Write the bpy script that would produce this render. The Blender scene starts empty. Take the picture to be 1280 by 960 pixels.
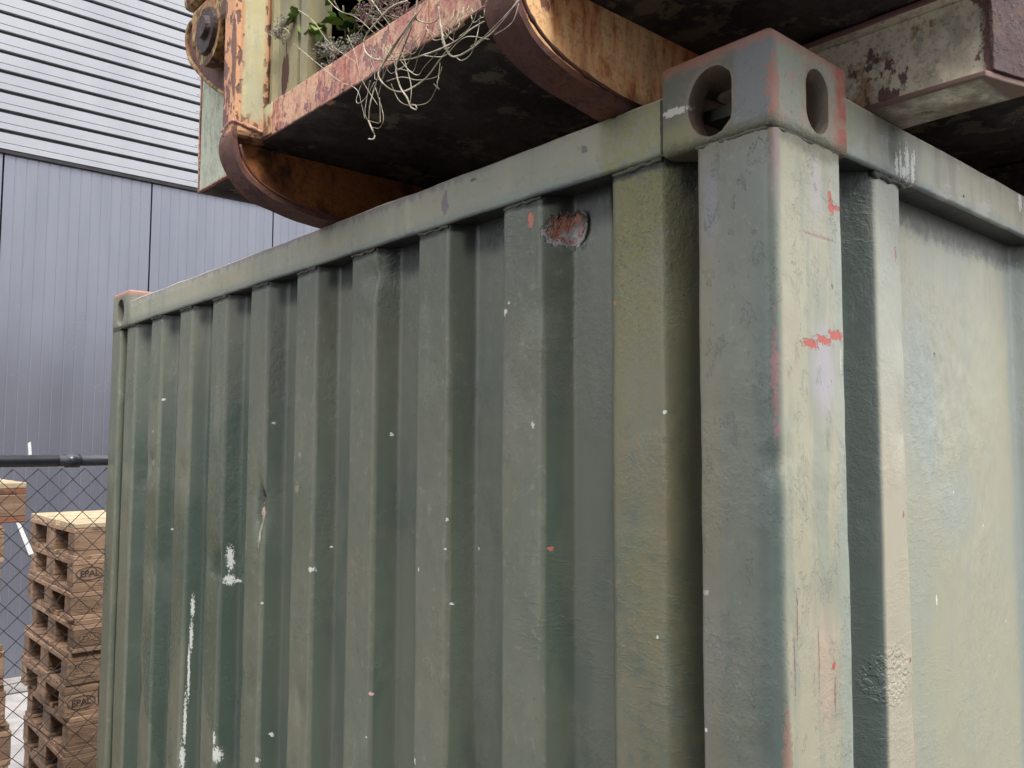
import bpy, bmesh, math, random
from mathutils import Vector, Matrix, noise as mnoise
R_ = math.radians
C = bpy.context.scene.collection
scn = bpy.context.scene

# ---------------------------------------------------------------- camera
cam = bpy.data.cameras.new('camera'); co = bpy.data.objects.new('camera', cam); C.objects.link(co)
scn.camera = co
yaw, pit, rol = R_(48.699), R_(4.105), R_(.2394)
Fv = Vector((math.cos(yaw)*math.cos(pit), math.sin(yaw)*math.cos(pit), math.sin(pit)))
Rv = Vector((math.sin(yaw), -math.cos(yaw), 0)); Uv = Rv.cross(Fv)
R2 = Rv*math.cos(rol)+Uv*math.sin(rol); U2 = Uv*math.cos(rol)-Rv*math.sin(rol)
m = Matrix((R2, U2, -Fv)).transposed().to_4x4(); m.translation = Vector((-.851, -.5197, 1.9525))
co.matrix_world = m
cam.sensor_width = 36; cam.lens = 36*1068.33/1280; cam.clip_end = 500; cam.clip_start = .02

# ---------------------------------------------------------------- sky and light (bright overcast day)
SUN_DIR = Vector((-.35, -1.0, 1.35)).normalized()
w = bpy.data.worlds.new('World'); scn.world = w; w.use_nodes = True
nt = w.node_tree; bg = nt.nodes['Background']
sky = nt.nodes.new('ShaderNodeTexSky'); sky.sky_type = 'NISHITA'; sky.sun_disc = False
sky.sun_elevation = math.asin(SUN_DIR.z); sky.sun_rotation = math.atan2(SUN_DIR.x, SUN_DIR.y)
sky.dust_density = 6; sky.air_density = 1.0
mx = nt.nodes.new('ShaderNodeMix'); mx.data_type = 'RGBA'; mx.inputs[0].default_value = .82
hs = nt.nodes.new('ShaderNodeHueSaturation'); hs.inputs['Saturation'].default_value = .1
nt.links.new(sky.outputs[0], hs.inputs['Color']); nt.links.new(hs.outputs[0], mx.inputs[6])
# the cloud layer: brighter overhead than near the horizon
tc = nt.nodes.new('ShaderNodeTexCoord'); sx = nt.nodes.new('ShaderNodeSeparateXYZ'); nt.links.new(tc.outputs['Generated'], sx.inputs[0])
mr = nt.nodes.new('ShaderNodeMapRange'); nt.links.new(sx.outputs[2], mr.inputs[0]); mr.inputs[1].default_value = 0; mr.inputs[2].default_value = .8
mc = nt.nodes.new('ShaderNodeMix'); mc.data_type = 'RGBA'; mc.inputs[6].default_value = (4.2, 4.3, 4.6, 1); mc.inputs[7].default_value = (11.5, 11.6, 12.0, 1)
nt.links.new(mr.outputs[0], mc.inputs[0]); nt.links.new(mc.outputs[2], mx.inputs[7])
nt.links.new(mx.outputs[2], bg.inputs[0]); bg.inputs[1].default_value = .13
sl = bpy.data.lights.new('sun', 'SUN'); sl.energy = 1.5; sl.angle = R_(28); sl.color = (1, .955, .88)
so = bpy.data.objects.new('sun', sl); C.objects.link(so)
so.rotation_euler = SUN_DIR.to_track_quat('Z', 'Y').to_euler()
vs = scn.view_settings; vs.view_transform = 'Standard'; vs.look = 'None'; vs.gamma = 1; vs.use_curve_mapping = False
vs.exposure = 1.2
scn.cycles.max_bounces = 6; scn.cycles.diffuse_bounces = 3; scn.cycles.glossy_bounces = 2

# ---------------------------------------------------------------- node helper
class S:
    def __init__(s, m, k): s.m = m; s.k = k
    def __add__(s, o): return s.m.ma('ADD', s, o)
    __radd__ = __add__
    def __sub__(s, o): return s.m.ma('SUBTRACT', s, o)
    def __rsub__(s, o): return s.m.ma('SUBTRACT', o, s)
    def __mul__(s, o): return s.m.ma('MULTIPLY', s, o)
    __rmul__ = __mul__
class Mt:
    def __init__(s, name, local=False):
        s.mat = bpy.data.materials.new(name); s.mat.use_nodes = True; s.nt = s.mat.node_tree
        s.b = s.nt.nodes['Principled BSDF']
        if local:
            tc = s.nt.nodes.new('ShaderNodeTexCoord'); oi = s.nt.nodes.new('ShaderNodeObjectInfo')
            v = s.nt.nodes.new('ShaderNodeVectorMath'); v.operation = 'MULTIPLY_ADD'
            v.inputs[1].default_value = (1, 1, 1)
            mu = s.nt.nodes.new('ShaderNodeVectorMath'); mu.operation = 'SCALE'; mu.inputs[0].default_value = (13, 7, 9)
            s.nt.links.new(oi.outputs['Random'], mu.inputs['Scale'])
            s.nt.links.new(tc.outputs['Object'], v.inputs[0]); s.nt.links.new(mu.outputs[0], v.inputs[2])
            s.pos = S(s, v.outputs[0]); s.rand = S(s, oi.outputs['Random'])
        else:
            s.pos = S(s, s.nt.nodes.new('ShaderNodeNewGeometry').outputs['Position'])
        sp = s.nt.nodes.new('ShaderNodeSeparateXYZ'); s.nt.links.new(s.pos.k, sp.inputs[0])
        s.x, s.y, s.z = (S(s, sp.outputs[i]) for i in range(3))
    def put(s, v, sock):
        if isinstance(v, S): s.nt.links.new(v.k, sock)
        elif isinstance(v, (tuple, list)): sock.default_value = tuple(v)+((1,) if len(v) == 3 and sock.type == 'RGBA' else ())
        else: sock.default_value = v
    def ma(s, op, a, b=0.0, clamp=False):
        n = s.nt.nodes.new('ShaderNodeMath'); n.operation = op; n.use_clamp = clamp
        s.put(a, n.inputs[0]); s.put(b, n.inputs[1]); return S(s, n.outputs[0])
    def mx(s, a, b): return s.ma('MAXIMUM', a, b)
    def mn(s, a, b): return s.ma('MINIMUM', a, b)
    def ss(s, v, lo, hi):
        inv = lo > hi
        n = s.nt.nodes.new('ShaderNodeMapRange'); n.interpolation_type = 'SMOOTHSTEP'
        s.put(v, n.inputs[0]); n.inputs[1].default_value = min(lo, hi); n.inputs[2].default_value = max(lo, hi)
        n.inputs[3].default_value = 1.0 if inv else 0.0; n.inputs[4].default_value = 0.0 if inv else 1.0
        return S(s, n.outputs[0])
    def no(s, sc, det=4, ro=.55, st=(1, 1, 1), off=(0, 0, 0), dist=0.0):
        mp = s.nt.nodes.new('ShaderNodeMapping'); s.nt.links.new(s.pos.k, mp.inputs[0])
        mp.inputs['Scale'].default_value = st; mp.inputs['Location'].default_value = off
        n = s.nt.nodes.new('ShaderNodeTexNoise'); n.inputs['Scale'].default_value = sc
        n.inputs['Detail'].default_value = det; n.inputs['Roughness'].default_value = ro
        n.inputs['Distortion'].default_value = dist
        s.nt.links.new(mp.outputs[0], n.inputs['Vector']); return S(s, n.outputs['Fac'])
    def vo(s, sc, st=(1, 1, 1), feat='F1'):
        mp = s.nt.nodes.new('ShaderNodeMapping'); s.nt.links.new(s.pos.k, mp.inputs[0]); mp.inputs['Scale'].default_value = st
        n = s.nt.nodes.new('ShaderNodeTexVoronoi'); n.feature = feat; n.inputs['Scale'].default_value = sc
        s.nt.links.new(mp.outputs[0], n.inputs['Vector']); return S(s, n.outputs['Distance'])
    def mix(s, a, b, f):
        n = s.nt.nodes.new('ShaderNodeMix'); n.data_type = 'RGBA'
        s.put(f, n.inputs[0]); s.put(a, n.inputs[6]); s.put(b, n.inputs[7]); return S(s, n.outputs[2])
    def blob(s, c, r, n1, amp=.5, lo=1.0, hi=.85):
        a = s.nt.nodes.new('ShaderNodeVectorMath'); a.operation = 'SUBTRACT'; s.nt.links.new(s.pos.k, a.inputs[0]); a.inputs[1].default_value = c
        b = s.nt.nodes.new('ShaderNodeVectorMath'); b.operation = 'DIVIDE'; s.nt.links.new(a.outputs[0], b.inputs[0]); b.inputs[1].default_value = r
        l = s.nt.nodes.new('ShaderNodeVectorMath'); l.operation = 'LENGTH'; s.nt.links.new(b.outputs[0], l.inputs[0])
        d = S(s, l.outputs['Value']) + (n1 - .5)*amp*2.0
        return s.ss(d, lo, hi)
    def bump(s, h, dist, strength=1.0, prev=None):
        n = s.nt.nodes.new('ShaderNodeBump'); n.inputs['Distance'].default_value = dist; n.inputs['Strength'].default_value = strength
        s.put(h, n.inputs['Height'])
        if prev: s.nt.links.new(prev.k, n.inputs['Normal'])
        return S(s, n.outputs[0])
    def out(s, col, rough=.6, bump=None, spec=.5, metal=0.0):
        s.put(col, s.b.inputs['Base Color']); s.put(rough, s.b.inputs['Roughness'])
        s.put(spec, s.b.inputs['Specular IOR Level']); s.put(metal, s.b.inputs['Metallic'])
        if bump: s.nt.links.new(bump.k, s.b.inputs['Normal'])
        return s.mat

# ---------------------------------------------------------------- object helpers
def tag(o, label=None, cat=None, group=None, kind=None):
    if label: o['label'] = label
    if cat: o['category'] = cat
    if group: o['group'] = group
    if kind: o['kind'] = kind
    return o
def empty(name, loc, label, cat, group=None):
    o = bpy.data.objects.new(name, None); C.objects.link(o); o.location = loc; o.empty_display_size = .1
    return tag(o, label, cat, group)
def fin(name, bm, mat, parent=None, smooth=False):
    me = bpy.data.meshes.new(name); bm.normal_update(); bm.to_mesh(me); bm.free()
    me.materials.append(mat)
    for p in me.polygons: p.use_smooth = smooth
    o = bpy.data.objects.new(name, me); C.objects.link(o)
    if parent:
        o.parent = parent
        mw = Vector((0, 0, 0)); q = parent
        while q: mw += q.location; q = q.parent
        o.location = -mw          # meshes are modelled in world coordinates
    return o
def box(bm, x0, x1, y0, y1, z0, z1, bev=0.0, seg=2):
    r = bmesh.ops.create_cube(bm, size=1)
    for v in r['verts']:
        v.co = Vector(((x0+x1)/2+v.co.x*(x1-x0), (y0+y1)/2+v.co.y*(y1-y0), (z0+z1)/2+v.co.z*(z1-z0)))
    if bev > 0:
        es = list({e for v in r['verts'] for e in v.link_edges})
        bmesh.ops.bevel(bm, geom=es, offset=bev, segments=seg, profile=.5, affect='EDGES')
def rough_box(bm, x0, x1, y0, y1, z0, z1, cell=.02, amp=.0015, fr=12, bev=.004):
    """box cut into small cells whose corners wander a little: worn steel"""
    t = bmesh.new(); box(t, x0, x1, y0, y1, z0, z1, bev, 2)
    for ax, a, b in ((0, x0, x1), (1, y0, y1), (2, z0, z1)):
        n = min(140, int((b-a)/cell))
        for i in range(1, n):
            co_ = [0, 0, 0]; co_[ax] = a+(b-a)*i/n; no_ = [0, 0, 0]; no_[ax] = 1
            bmesh.ops.bisect_plane(t, geom=t.verts[:]+t.edges[:]+t.faces[:], plane_co=co_, plane_no=no_)
    for v in t.verts:
        v.co += mnoise.noise_vector(v.co*fr)*amp+mnoise.noise_vector(v.co*fr*3.3)*amp*.35
    me = bpy.data.meshes.new('t'); t.to_mesh(me); t.free(); bm.from_mesh(me); bpy.data.meshes.remove(me)
def tube(bm, pts, r, seg=6, smooth_path=0, rfun=None):
    P = [Vector(p) for p in pts]
    if smooth_path:
        Q = []
        for i in range(len(P)-1):
            a, b, c, d = P[max(i-1, 0)], P[i], P[i+1], P[min(i+2, len(P)-1)]
            for k in range(smooth_path):
                t = k/smooth_path
                Q.append(.5*((2*b)+(c-a)*t+(2*a-5*b+4*c-d)*t*t+(3*b-a-3*c+d)*t**3))
        Q.append(P[-1]); P = Q
    rings = []
    for i, p in enumerate(P):
        t = (P[min(i+1, len(P)-1)]-P[max(i-1, 0)]).normalized()
        u = t.cross(Vector((0, 0, 1)));
        if u.length < .1: u = t.cross(Vector((1, 0, 0)))
        u.normalize(); v = t.cross(u); rr = rfun(i/(len(P)-1), p) if rfun else r
        rings.append([bm.verts.new(p+(u*math.cos(k*math.tau/seg)+v*math.sin(k*math.tau/seg))*rr) for k in range(seg)])
    for a, b in zip(rings, rings[1:]):
        for k in range(seg): bm.faces.new((a[k], a[(k+1) % seg], b[(k+1) % seg], b[k]))
    bm.faces.new(rings[0][::-1]); bm.faces.new(rings[-1])
def prism(bm, poly, ax, a, b):
    """closed polygon extruded along axis ax from a to b; poly holds the two other coordinates in order"""
    def mk(u, v, t):
        return {0: (t, u, v), 1: (u, t, v), 2: (u, v, t)}[ax]
    A = [bm.verts.new(mk(u, v, a)) for u, v in poly]; B = [bm.verts.new(mk(u, v, b)) for u, v in poly]
    n = len(poly)
    for i in range(n): bm.faces.new((A[i], A[(i+1) % n], B[(i+1) % n], B[i]))
    bm.faces.new(A[::-1]); bm.faces.new(B)
    bmesh.ops.recalc_face_normals(bm, faces=bm.faces[:])

# ---------------------------------------------------------------- materials
def weathered_paint(name, base=(.140, .160, .128), alt=(.095, .128, .102), chips=(), extra=None, rough=.5, relief=.0012, spec=.5, specks=1.0):
    m = Mt(name)
    big = m.no(2.2, 3, .5, off=(3, 1, 7)); mid = m.no(9, 5, .6, (1, 1, .35)); fine = m.no(60, 4, .65); grain = m.no(260, 3, .6)
    streak = m.no(26, 4, .6, (1, 1, .12), off=(5, 2, 0))
    col = m.mix(base, alt, m.ss(big*.6+mid*.4, .40, .60))
    col = m.mix(col, tuple(c*1.28 for c in base), m.ss(mid, .52, .75)*.55)
    col = m.mix(col, tuple(c*.66 for c in base), m.ss(streak, .58, .78)*.40)
    col = m.mix(col, (.30, .29, .24), m.ss(fine, .56, .74)*.35)
    col = m.mix(col, tuple(c*.55 for c in base), m.ss(fine, .44, .30)*.35)
    speck = m.ss(m.vo(70), .035, .018)*m.ss(m.no(14, 2, .5, off=(9, 9, 9)), .60, .66)
    col = m.mix(col, (.045, .05, .045), speck*.7)
    ws = m.ss(m.vo(15, (1, 1, .8))+(fine-.5)*.04, .018, .012)*m.ss(m.no(7, 2, .5, off=(2, 5, 9)), .56, .58)
    col = m.mix(col, (.42, .42, .37), ws*specks*.6)
    scuff = m.no(34, 5, .72, (1, 1, 2.6), off=(6, 3, 2), dist=.5)
    pm = m.ss(m.no(6, 3, .5, off=(8, 3, 5)), .44, .60)
    h = fine*(pm*.75+.08)+grain*(pm*.25+.10)+mid*.9+m.ss(m.vo(120), .10, .03)*m.ss(mid, .5, .6)*.25+m.ss(scuff, .44, .70)*m.ss(big, .50, .60)*.22
    r = fine*.26+mid*.15+(rough-.24)
    if extra: col, h, r = extra(m, col, h, r, dict(big=big, mid=mid, fine=fine, grain=grain, streak=streak))
    cn = m.no(230, 3, .7, off=(1, 4, 2))
    for c, rad, cc in chips:
        k = m.blob(c, rad, cn, 1.5, .9, .8)
        col = m.mix(col, cc, k); h = h-k*.5
    return m.out(col, r, m.bump(h, relief), spec)

WHITE = (.62, .63, .58); PINKRUST = (.42, .16, .11); DARKRUST = (.09, .035, .022)

def x_endwall(m, col, h, r, n):
    # moss on the rib beside the post
    ms = m.ss(m.y+(n['mid']-.5)*.09, .262, .238)*m.ss(m.z+(n['big']-.5)*.8+(n['mid']-.5)*.6, 1.82, 2.22)
    mossn = m.no(130, 5, .7)
    col = m.mix(col, (.165, .145, .085), m.ss(m.y+(n['mid']-.5)*.05, .262, .25)*m.ss(n['fine']*.5+n['streak']*.5, .38, .6)*.75)
    col = m.mix(col, (.185, .178, .058), ms*m.ss(mossn*.6+n['mid']*.4, .37, .55)*m.ss(m.y, .125, .19)*.92)
    col = m.mix(col, (.07, .075, .03), ms*m.ss(m.no(170, 3, .6, off=(2, 2, 2)), .54, .66)*.6)
    h = h+ms*mossn*1.2
    col = m.mix(col, (.035, .036, .020), m.ss(m.y+(n['mid']-.5)*.03, .168, .136)*.88)  # occlusion in the narrow gap beside the post, painted near black
    # fresher green overspray on the ribs at the far end
    fr = m.ss(m.no(3.1, 3, .55, (1, 1, .55), off=(0, 4.4, 1.3), dist=.6), .47, .56)*m.ss(m.y, 1.28, 1.5)*m.ss(m.z+(n['mid']-.5)*.3, 2.25, 1.95)
    fr = m.mx(fr, m.blob((.03, 1.60, 1.78), (.2, .13, .17), n['mid'], .35, 1.0, .6))
    fr = m.mx(fr, m.blob((.03, 1.43, 1.40), (.2, .09, .07), n['mid'], .5, 1.0, .5))
    fr = m.mx(fr, m.blob((.03, 2.05, 1.72), (.2, .22, .16), n['mid'], .5, 1.0, .4))
    col = m.mix(col, (.030, .066, .050), fr*m.ss(m.x, .012, .022)*.4+fr*.38); r = r-fr*.10
    # dusty flats, greener slopes; shade of slopes and recesses painted into the green
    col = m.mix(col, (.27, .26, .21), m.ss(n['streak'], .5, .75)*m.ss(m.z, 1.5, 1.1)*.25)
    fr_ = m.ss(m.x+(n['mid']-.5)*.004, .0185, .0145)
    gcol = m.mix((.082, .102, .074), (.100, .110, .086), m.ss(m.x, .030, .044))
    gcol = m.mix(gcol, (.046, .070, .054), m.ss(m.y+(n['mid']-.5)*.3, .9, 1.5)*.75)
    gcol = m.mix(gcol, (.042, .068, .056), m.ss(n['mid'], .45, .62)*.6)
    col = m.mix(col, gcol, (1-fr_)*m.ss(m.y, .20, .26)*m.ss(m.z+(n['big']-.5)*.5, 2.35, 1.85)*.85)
    # black seam under the top rail
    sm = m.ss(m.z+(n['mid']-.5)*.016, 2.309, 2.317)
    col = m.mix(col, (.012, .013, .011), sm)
    col = m.mix(col, (.018, .019, .016), m.ss(m.z+(n['mid']-.5)*.03+(n['fine']-.5)*.02, 2.258, 2.294)*m.ss(m.x, .022, .036)*.95)  # grime at the recess heads, with the shade under the rail painted in
    # gouge with rust at the top of the second rib
    g = m.blob((.035, .366, 2.272), (.2, .034, .028), n['fine'], .55, 1.0, .92)
    gi = m.blob((.035, .366, 2.276), (.2, .029, .028), n['fine'], .6, 1.0, .7)
    sc_ = m.no(48, 5, .75, off=(6, 1, 1)); col = m.mix(col, (.30, .29, .29), g*m.ss(m.z, 2.29, 2.26)); col = m.mix(col, (.27, .095, .055), gi*m.ss(sc_, .40, .52)); col = m.mix(col, (.07, .03, .025), gi*m.ss(sc_, .55, .60)); h = h-g*1.6-gi*sc_*3
    # thin black scratches across the recesses
    return col, h, r
EW = []
def e(y, z, ry, rz, c=WHITE): EW.append(((.025, y, z), (.2, ry, rz), c))
e(0.420, 2.293, 0.0080, 0.0140, PINKRUST); e(0.476, 2.159, 0.0043, 0.0067); e(0.468, 2.172, 0.0022, 0.0030)
e(0.413, 1.983, 0.0050, 0.0060, (.5, .47, .42)); e(1.527, 1.675, 0.0080, 0.0320); e(1.526, 1.622, 0.0120, 0.0140); e(1.513, 1.620, 0.0180, 0.0040)
e(1.753, 1.525, 0.0042, 0.0300); e(1.754, 1.449, 0.0036, 0.0450); e(1.757, 1.359, 0.0027, 0.0900); e(1.761, 1.228, 0.0030, 0.0800); e(1.763, 1.140, 0.0054, 0.0400)
e(1.539, 1.207, 0.0120, 0.0200); e(1.545, 1.245, 0.0050, 0.0180); e(1.335, 1.190, 0.0080, 0.0200); e(1.311, 1.256, 0.0050, 0.0060); e(1.084, 1.697, 0.0080, 0.0060)
e(0.617, 1.692, 0.0029, 0.0030); e(0.387, 1.802, 0.0036, 0.0037, (.4, .15, .12)); e(0.627, 1.781, 0.0036, 0.0023); e(0.584, 1.783, 0.0029, 0.0030)
e(0.168, 1.996, 0.0029, 0.0030); e(0.181, 1.712, 0.0022, 0.0023); e(0.252, 2.145, 0.0029, 0.0053, (.55, .2, .08)); e(1.322, 1.835, 0.0100, 0.0220, (.05, .03, .025))
e(1.326, 1.800, 0.0120, 0.0300, (.50, .34, .27)); e(1.330, 1.755, 0.0070, 0.0350, (.42, .38, .29)); e(0.624, 1.830, 0.0022, 0.0037); e(0.700, 1.740, 0.0022, 0.0037)
e(0.852, 1.498, 0.0043, 0.0045, (.6, .4, .35)); e(0.860, 1.420, 0.0029, 0.0023); e(1.291, 1.312, 0.0050, 0.0045); e(1.309, 1.598, 0.0029, 0.0030); e(0.705, 1.420, 0.0022, 0.0060)
e(1.992, 2.081, 0.0043, 0.0037); e(2.040, 1.990, 0.0029, 0.0045); e(1.968, 1.710, 0.0043, 0.0030); e(2.050, 1.900, 0.0140, 0.0140, (.24, .29, .29)); e(1.056, 1.743, 0.0029, 0.0030)
e(1.300, 2.001, 0.0043, 0.0030, (.45, .44, .40)); e(1.140, 1.930, 0.0029, 0.0060, (.3, .3, .26)); e(0.831, 1.971, 0.0022, 0.0045); e(1.150, 1.860, 0.0100, 0.0120, (.25, .24, .19))
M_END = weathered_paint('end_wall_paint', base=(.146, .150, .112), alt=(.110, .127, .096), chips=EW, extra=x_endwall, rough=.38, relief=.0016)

def x_rail(m, col, h, r, n):
    mo = m.no(130, 5, .7)
    # purple brown drips hanging from the top edge
    dr = m.ss(m.no(75, 2, .5, (1, 1, .10), off=(2, 7, 1))*.045+m.z+(n['mid']-.5)*.02, 2.407, 2.419)*m.ss(m.no(4, 2, .5, off=(4, 4, 4)), .38, .52)*m.ss(m.y, .45, .6)
    col = m.mix(col, (.17, .15, .17), dr*.75)
    col = m.mix(col, (.145, .115, .15), m.blob((0, .627, 2.358), (.2, .010, .024), m.no(90, 4, .7, (1, 1, .5)), 1.2)*.75)
    # colder band along the lower edge
    col = m.mix(col, (.21, .26, .25), m.ss(m.z+(n['mid']-.5)*.02, 2.345, 2.333)*.55)
    lip = m.ss(m.z+(n['fine']-.5)*.014, 2.333, 2.328)*m.ss(n['mid'], .42, .6)
    col = m.mix(col, (.10, .12, .15), lip*.7)
    # moss next to the corner on both rails
    k = m.ss(m.y+(n['fine']-.5)*.03+(n['mid']-.5)*.04, .272, .262)*m.ss(m.x, .2, .15)
    k2 = m.blob((.318, .0, 2.372), (.042, .2, .05), n['mid'], .5, 1.0, .4)
    col = m.mix(col, (.28, .275, .12), k*m.ss(mo*.6+n['fine']*.4, .40, .56)*.85); h = h+k*mo
    col = m.mix(col, (.055, .065, .025), k2*m.ss(m.no(40, 3, .5, (1, 1, .2)), .38, .56)*.95)
    # top edge: pale pinkish rim light painted into the colour
    col = m.mix(col, (.62, .52, .45), m.ss(m.z+(n['fine']-.5)*.002, 2.3985, 2.4000)*.8)
    # runs of dirt on the side rail
    sd = m.ss(m.x, .2, .24)
    col = m.mix(col, (.21, .20, .165), (1-sd)*m.ss(n['streak']*.6+n['mid']*.4, .52, .66)*.45)
    col = m.mix(col, (.20, .185, .15), sd*m.ss(n['streak'], .45, .62)*.6)
    col = m.mix(col, (.50, .50, .47), sd*m.ss(m.no(34, 5, .7, (.35, 1, 1)), .53, .62)*.35*m.ss(m.x, .40, .5))
    col = m.mix(col, (.02, .018, .018), m.ss(m.z+(n['fine']-.5)*.003, 2.334, 2.330)*m.ss(m.x-0, .0075, .0105)*m.ss(m.y, .0075, .0105)*.95)  # rail underside: grime, and its shade painted nearly black
    return col, h, r
RC = [((.322, 0, 2.345), (.006, .2, .018), WHITE), ((.334, 0, 2.350), (.004, .2, .026), WHITE), ((.355, 0, 2.355), (.008, .2, .030), WHITE),
      ((.372, 0, 2.350), (.007, .2, .026), WHITE), ((.378, 0, 2.366), (.004, .2, .016), WHITE), ((.345, 0, 2.340), (.012, .2, .010), WHITE),
      ((.80, 0, 2.385), (.010, .2, .02), WHITE), ((.55, 0, 2.345), (.004, .2, .003), (.03, .03, .03)), ((0, .245, 2.403), (.2, .008, .005), (.02, .02, .02)),
      ((0, .55, 2.385), (.2, .008, .003), (.10, .10, .09)), ((0, .30, 2.37), (.2, .006, .006), (.14, .15, .13))]
M_RAIL = weathered_paint('rail_paint', base=(.335, .315, .232), alt=(.265, .275, .215), chips=RC, extra=x_rail, rough=.5, relief=.0016)

def x_post(m, col, h, r, n):
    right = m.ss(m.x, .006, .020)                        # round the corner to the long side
    wob = (n['mid']-.5)*.03
    # faded zones of the narrow face, running down
    tan = m.ss(m.y+wob+(n['streak']-.5)*.04, .066, .088)
    col = m.mix(col, (.17, .155, .11), tan*(1-right)*.8)
    col = m.mix(col, (.175, .185, .24), m.blob((0, .088, 2.245), (.05, .016, .075), n['mid'], .5, 1.0, .2)*.55)
    col = m.mix(col, (.17, .185, .19), (1-right)*m.ss(n['big']+wob*4, .46, .55)*.3)
    col = m.mix(col, (.085, .115, .108), (1-right)*m.ss(m.y+wob*.8, .040, .018)*m.ss(m.z+(n['big']-.5), 2.3, 1.95)*.75)  # teal towards the bend, the band of shade there painted in
    # chalky cream of the broad face
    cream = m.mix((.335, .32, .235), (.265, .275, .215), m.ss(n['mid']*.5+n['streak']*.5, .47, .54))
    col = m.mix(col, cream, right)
    col = m.mix(col, (.37, .34, .385), right*m.blob((.105, 0, 2.04), (.045, .3, .08), n['mid'], .5, 1.0, .3)*.7)
    col = m.mix(col, (.40, .36, .39), right*m.blob((.095, 0, 2.27), (.022, .3, .07), n['mid'], .5, 1.0, .3)*.6)
    col = m.mix(col, (.24, .30, .27), right*m.ss(n['streak']*.6+n['mid']*.4, .54, .62)*m.ss(m.x, .11, .05)*.55)
    col = m.mix(col, (.27, .31, .28), right*m.ss(m.x+(n['streak']-.5)*.02, .128, .140)*.5)
    col = m.mix(col, (.42, .30, .235), right*m.blob((.10, 0, 1.70), (.04, .3, .12), n['mid'], .5, 1.0, .2)*.5)
    gb = m.ss(m.z+(n['fine']-.5)*.03+(n['mid']-.5)*.02, 2.296, 2.312)
    col = m.mix(col, (.13, .125, .08), gb*.75)
    flake = m.ss(m.no(30, 6, .72, (1, 1, .55), off=(3, 3, 3)), .575, .583)
    col = m.mix(col, (.25, .25, .215), right*flake*.3); col = m.mix(col, (.10, .115, .11), (1-right)*flake*.12); h = h-flake*.5
    # red oxide along the bend
    col = m.mix(col, (.28, .12, .14), m.blob((.004, .004, 2.02), (.006, .006, .09), m.no(110, 4, .7), 1.3, 1.0, .7)*.6)
    col = m.mix(col, (.26, .13, .10), m.blob((.012, .002, 1.61), (.008, .008, .06), m.no(110, 4, .7), 1.3, 1.0, .7)*.6)
    col = m.mix(col, (.25, .15, .15), m.ss(m.z+(n['fine']-.5)*.02, 2.22, 2.31)*m.ss(m.x+wob*.3, .022, .008)*m.ss(m.y, .012, .003)*.7)
    fl = m.no(38, 5, .6, (1, 1, .6), off=(7, 1, 3))
    pz = m.ss(m.no(7, 3, .5, (1, 1, .7), off=(1, 3, 8)), .42, .60)
    h = h+right*fl*(pz*1.3+.2)+(1-right)*fl*(pz*.6+.05)
    return col, h, r+right*.08
PC = []
RED = (.42, .085, .065)
for c, rad, cc in [((.132, 0, 2.249), (.008, .05, .010), RED), ((.146, 0, 2.250), (.010, .05, .004), RED), ((.129, 0, 2.262), (.005, .05, .006), RED),
                   ((.075, 0, 2.074), (.022, .05, .006), RED), ((.105, 0, 2.080), (.024, .05, .006), RED), ((.135, 0, 2.089), (.018, .05, .007), RED),
                   ((.112, 0, 1.695), (.004, .05, .005), RED), ((.100, 0, 2.206), (.042, .05, .0018), (.30, .20, .17)), ((.148, 0, 2.06), (.003, .05, .02), (.45, .44, .38)),
                   ((.036, 0, 1.76), (.0016, .05, .028), (.26, .13, .10)), ((.028, 0, 1.71), (.0016, .05, .035), (.26, .14, .11)), ((.080, 0, 1.71), (.0012, .05, .045), (.24, .16, .13)),
                   ((0, .102, 1.62), (.05, .003, .003), WHITE), ((0, .028, 2.2), (.05, .003, .003), (.1, .1, .1)), ((0, .1, 1.78), (.05, .004, .004), (.36, .34, .28)),
                   ((.115, 0, 1.66), (.002, .05, .02), (.25, .14, .11)), ((.13, 0, 2.15), (.003, .05, .004), (.15, .13, .12))]:
    PC.append((c, rad, cc))
M_POST = weathered_paint('post_paint', base=(.136, .147, .118), alt=(.108, .130, .110), chips=PC, extra=x_post, rough=.42, relief=.0014)

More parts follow.
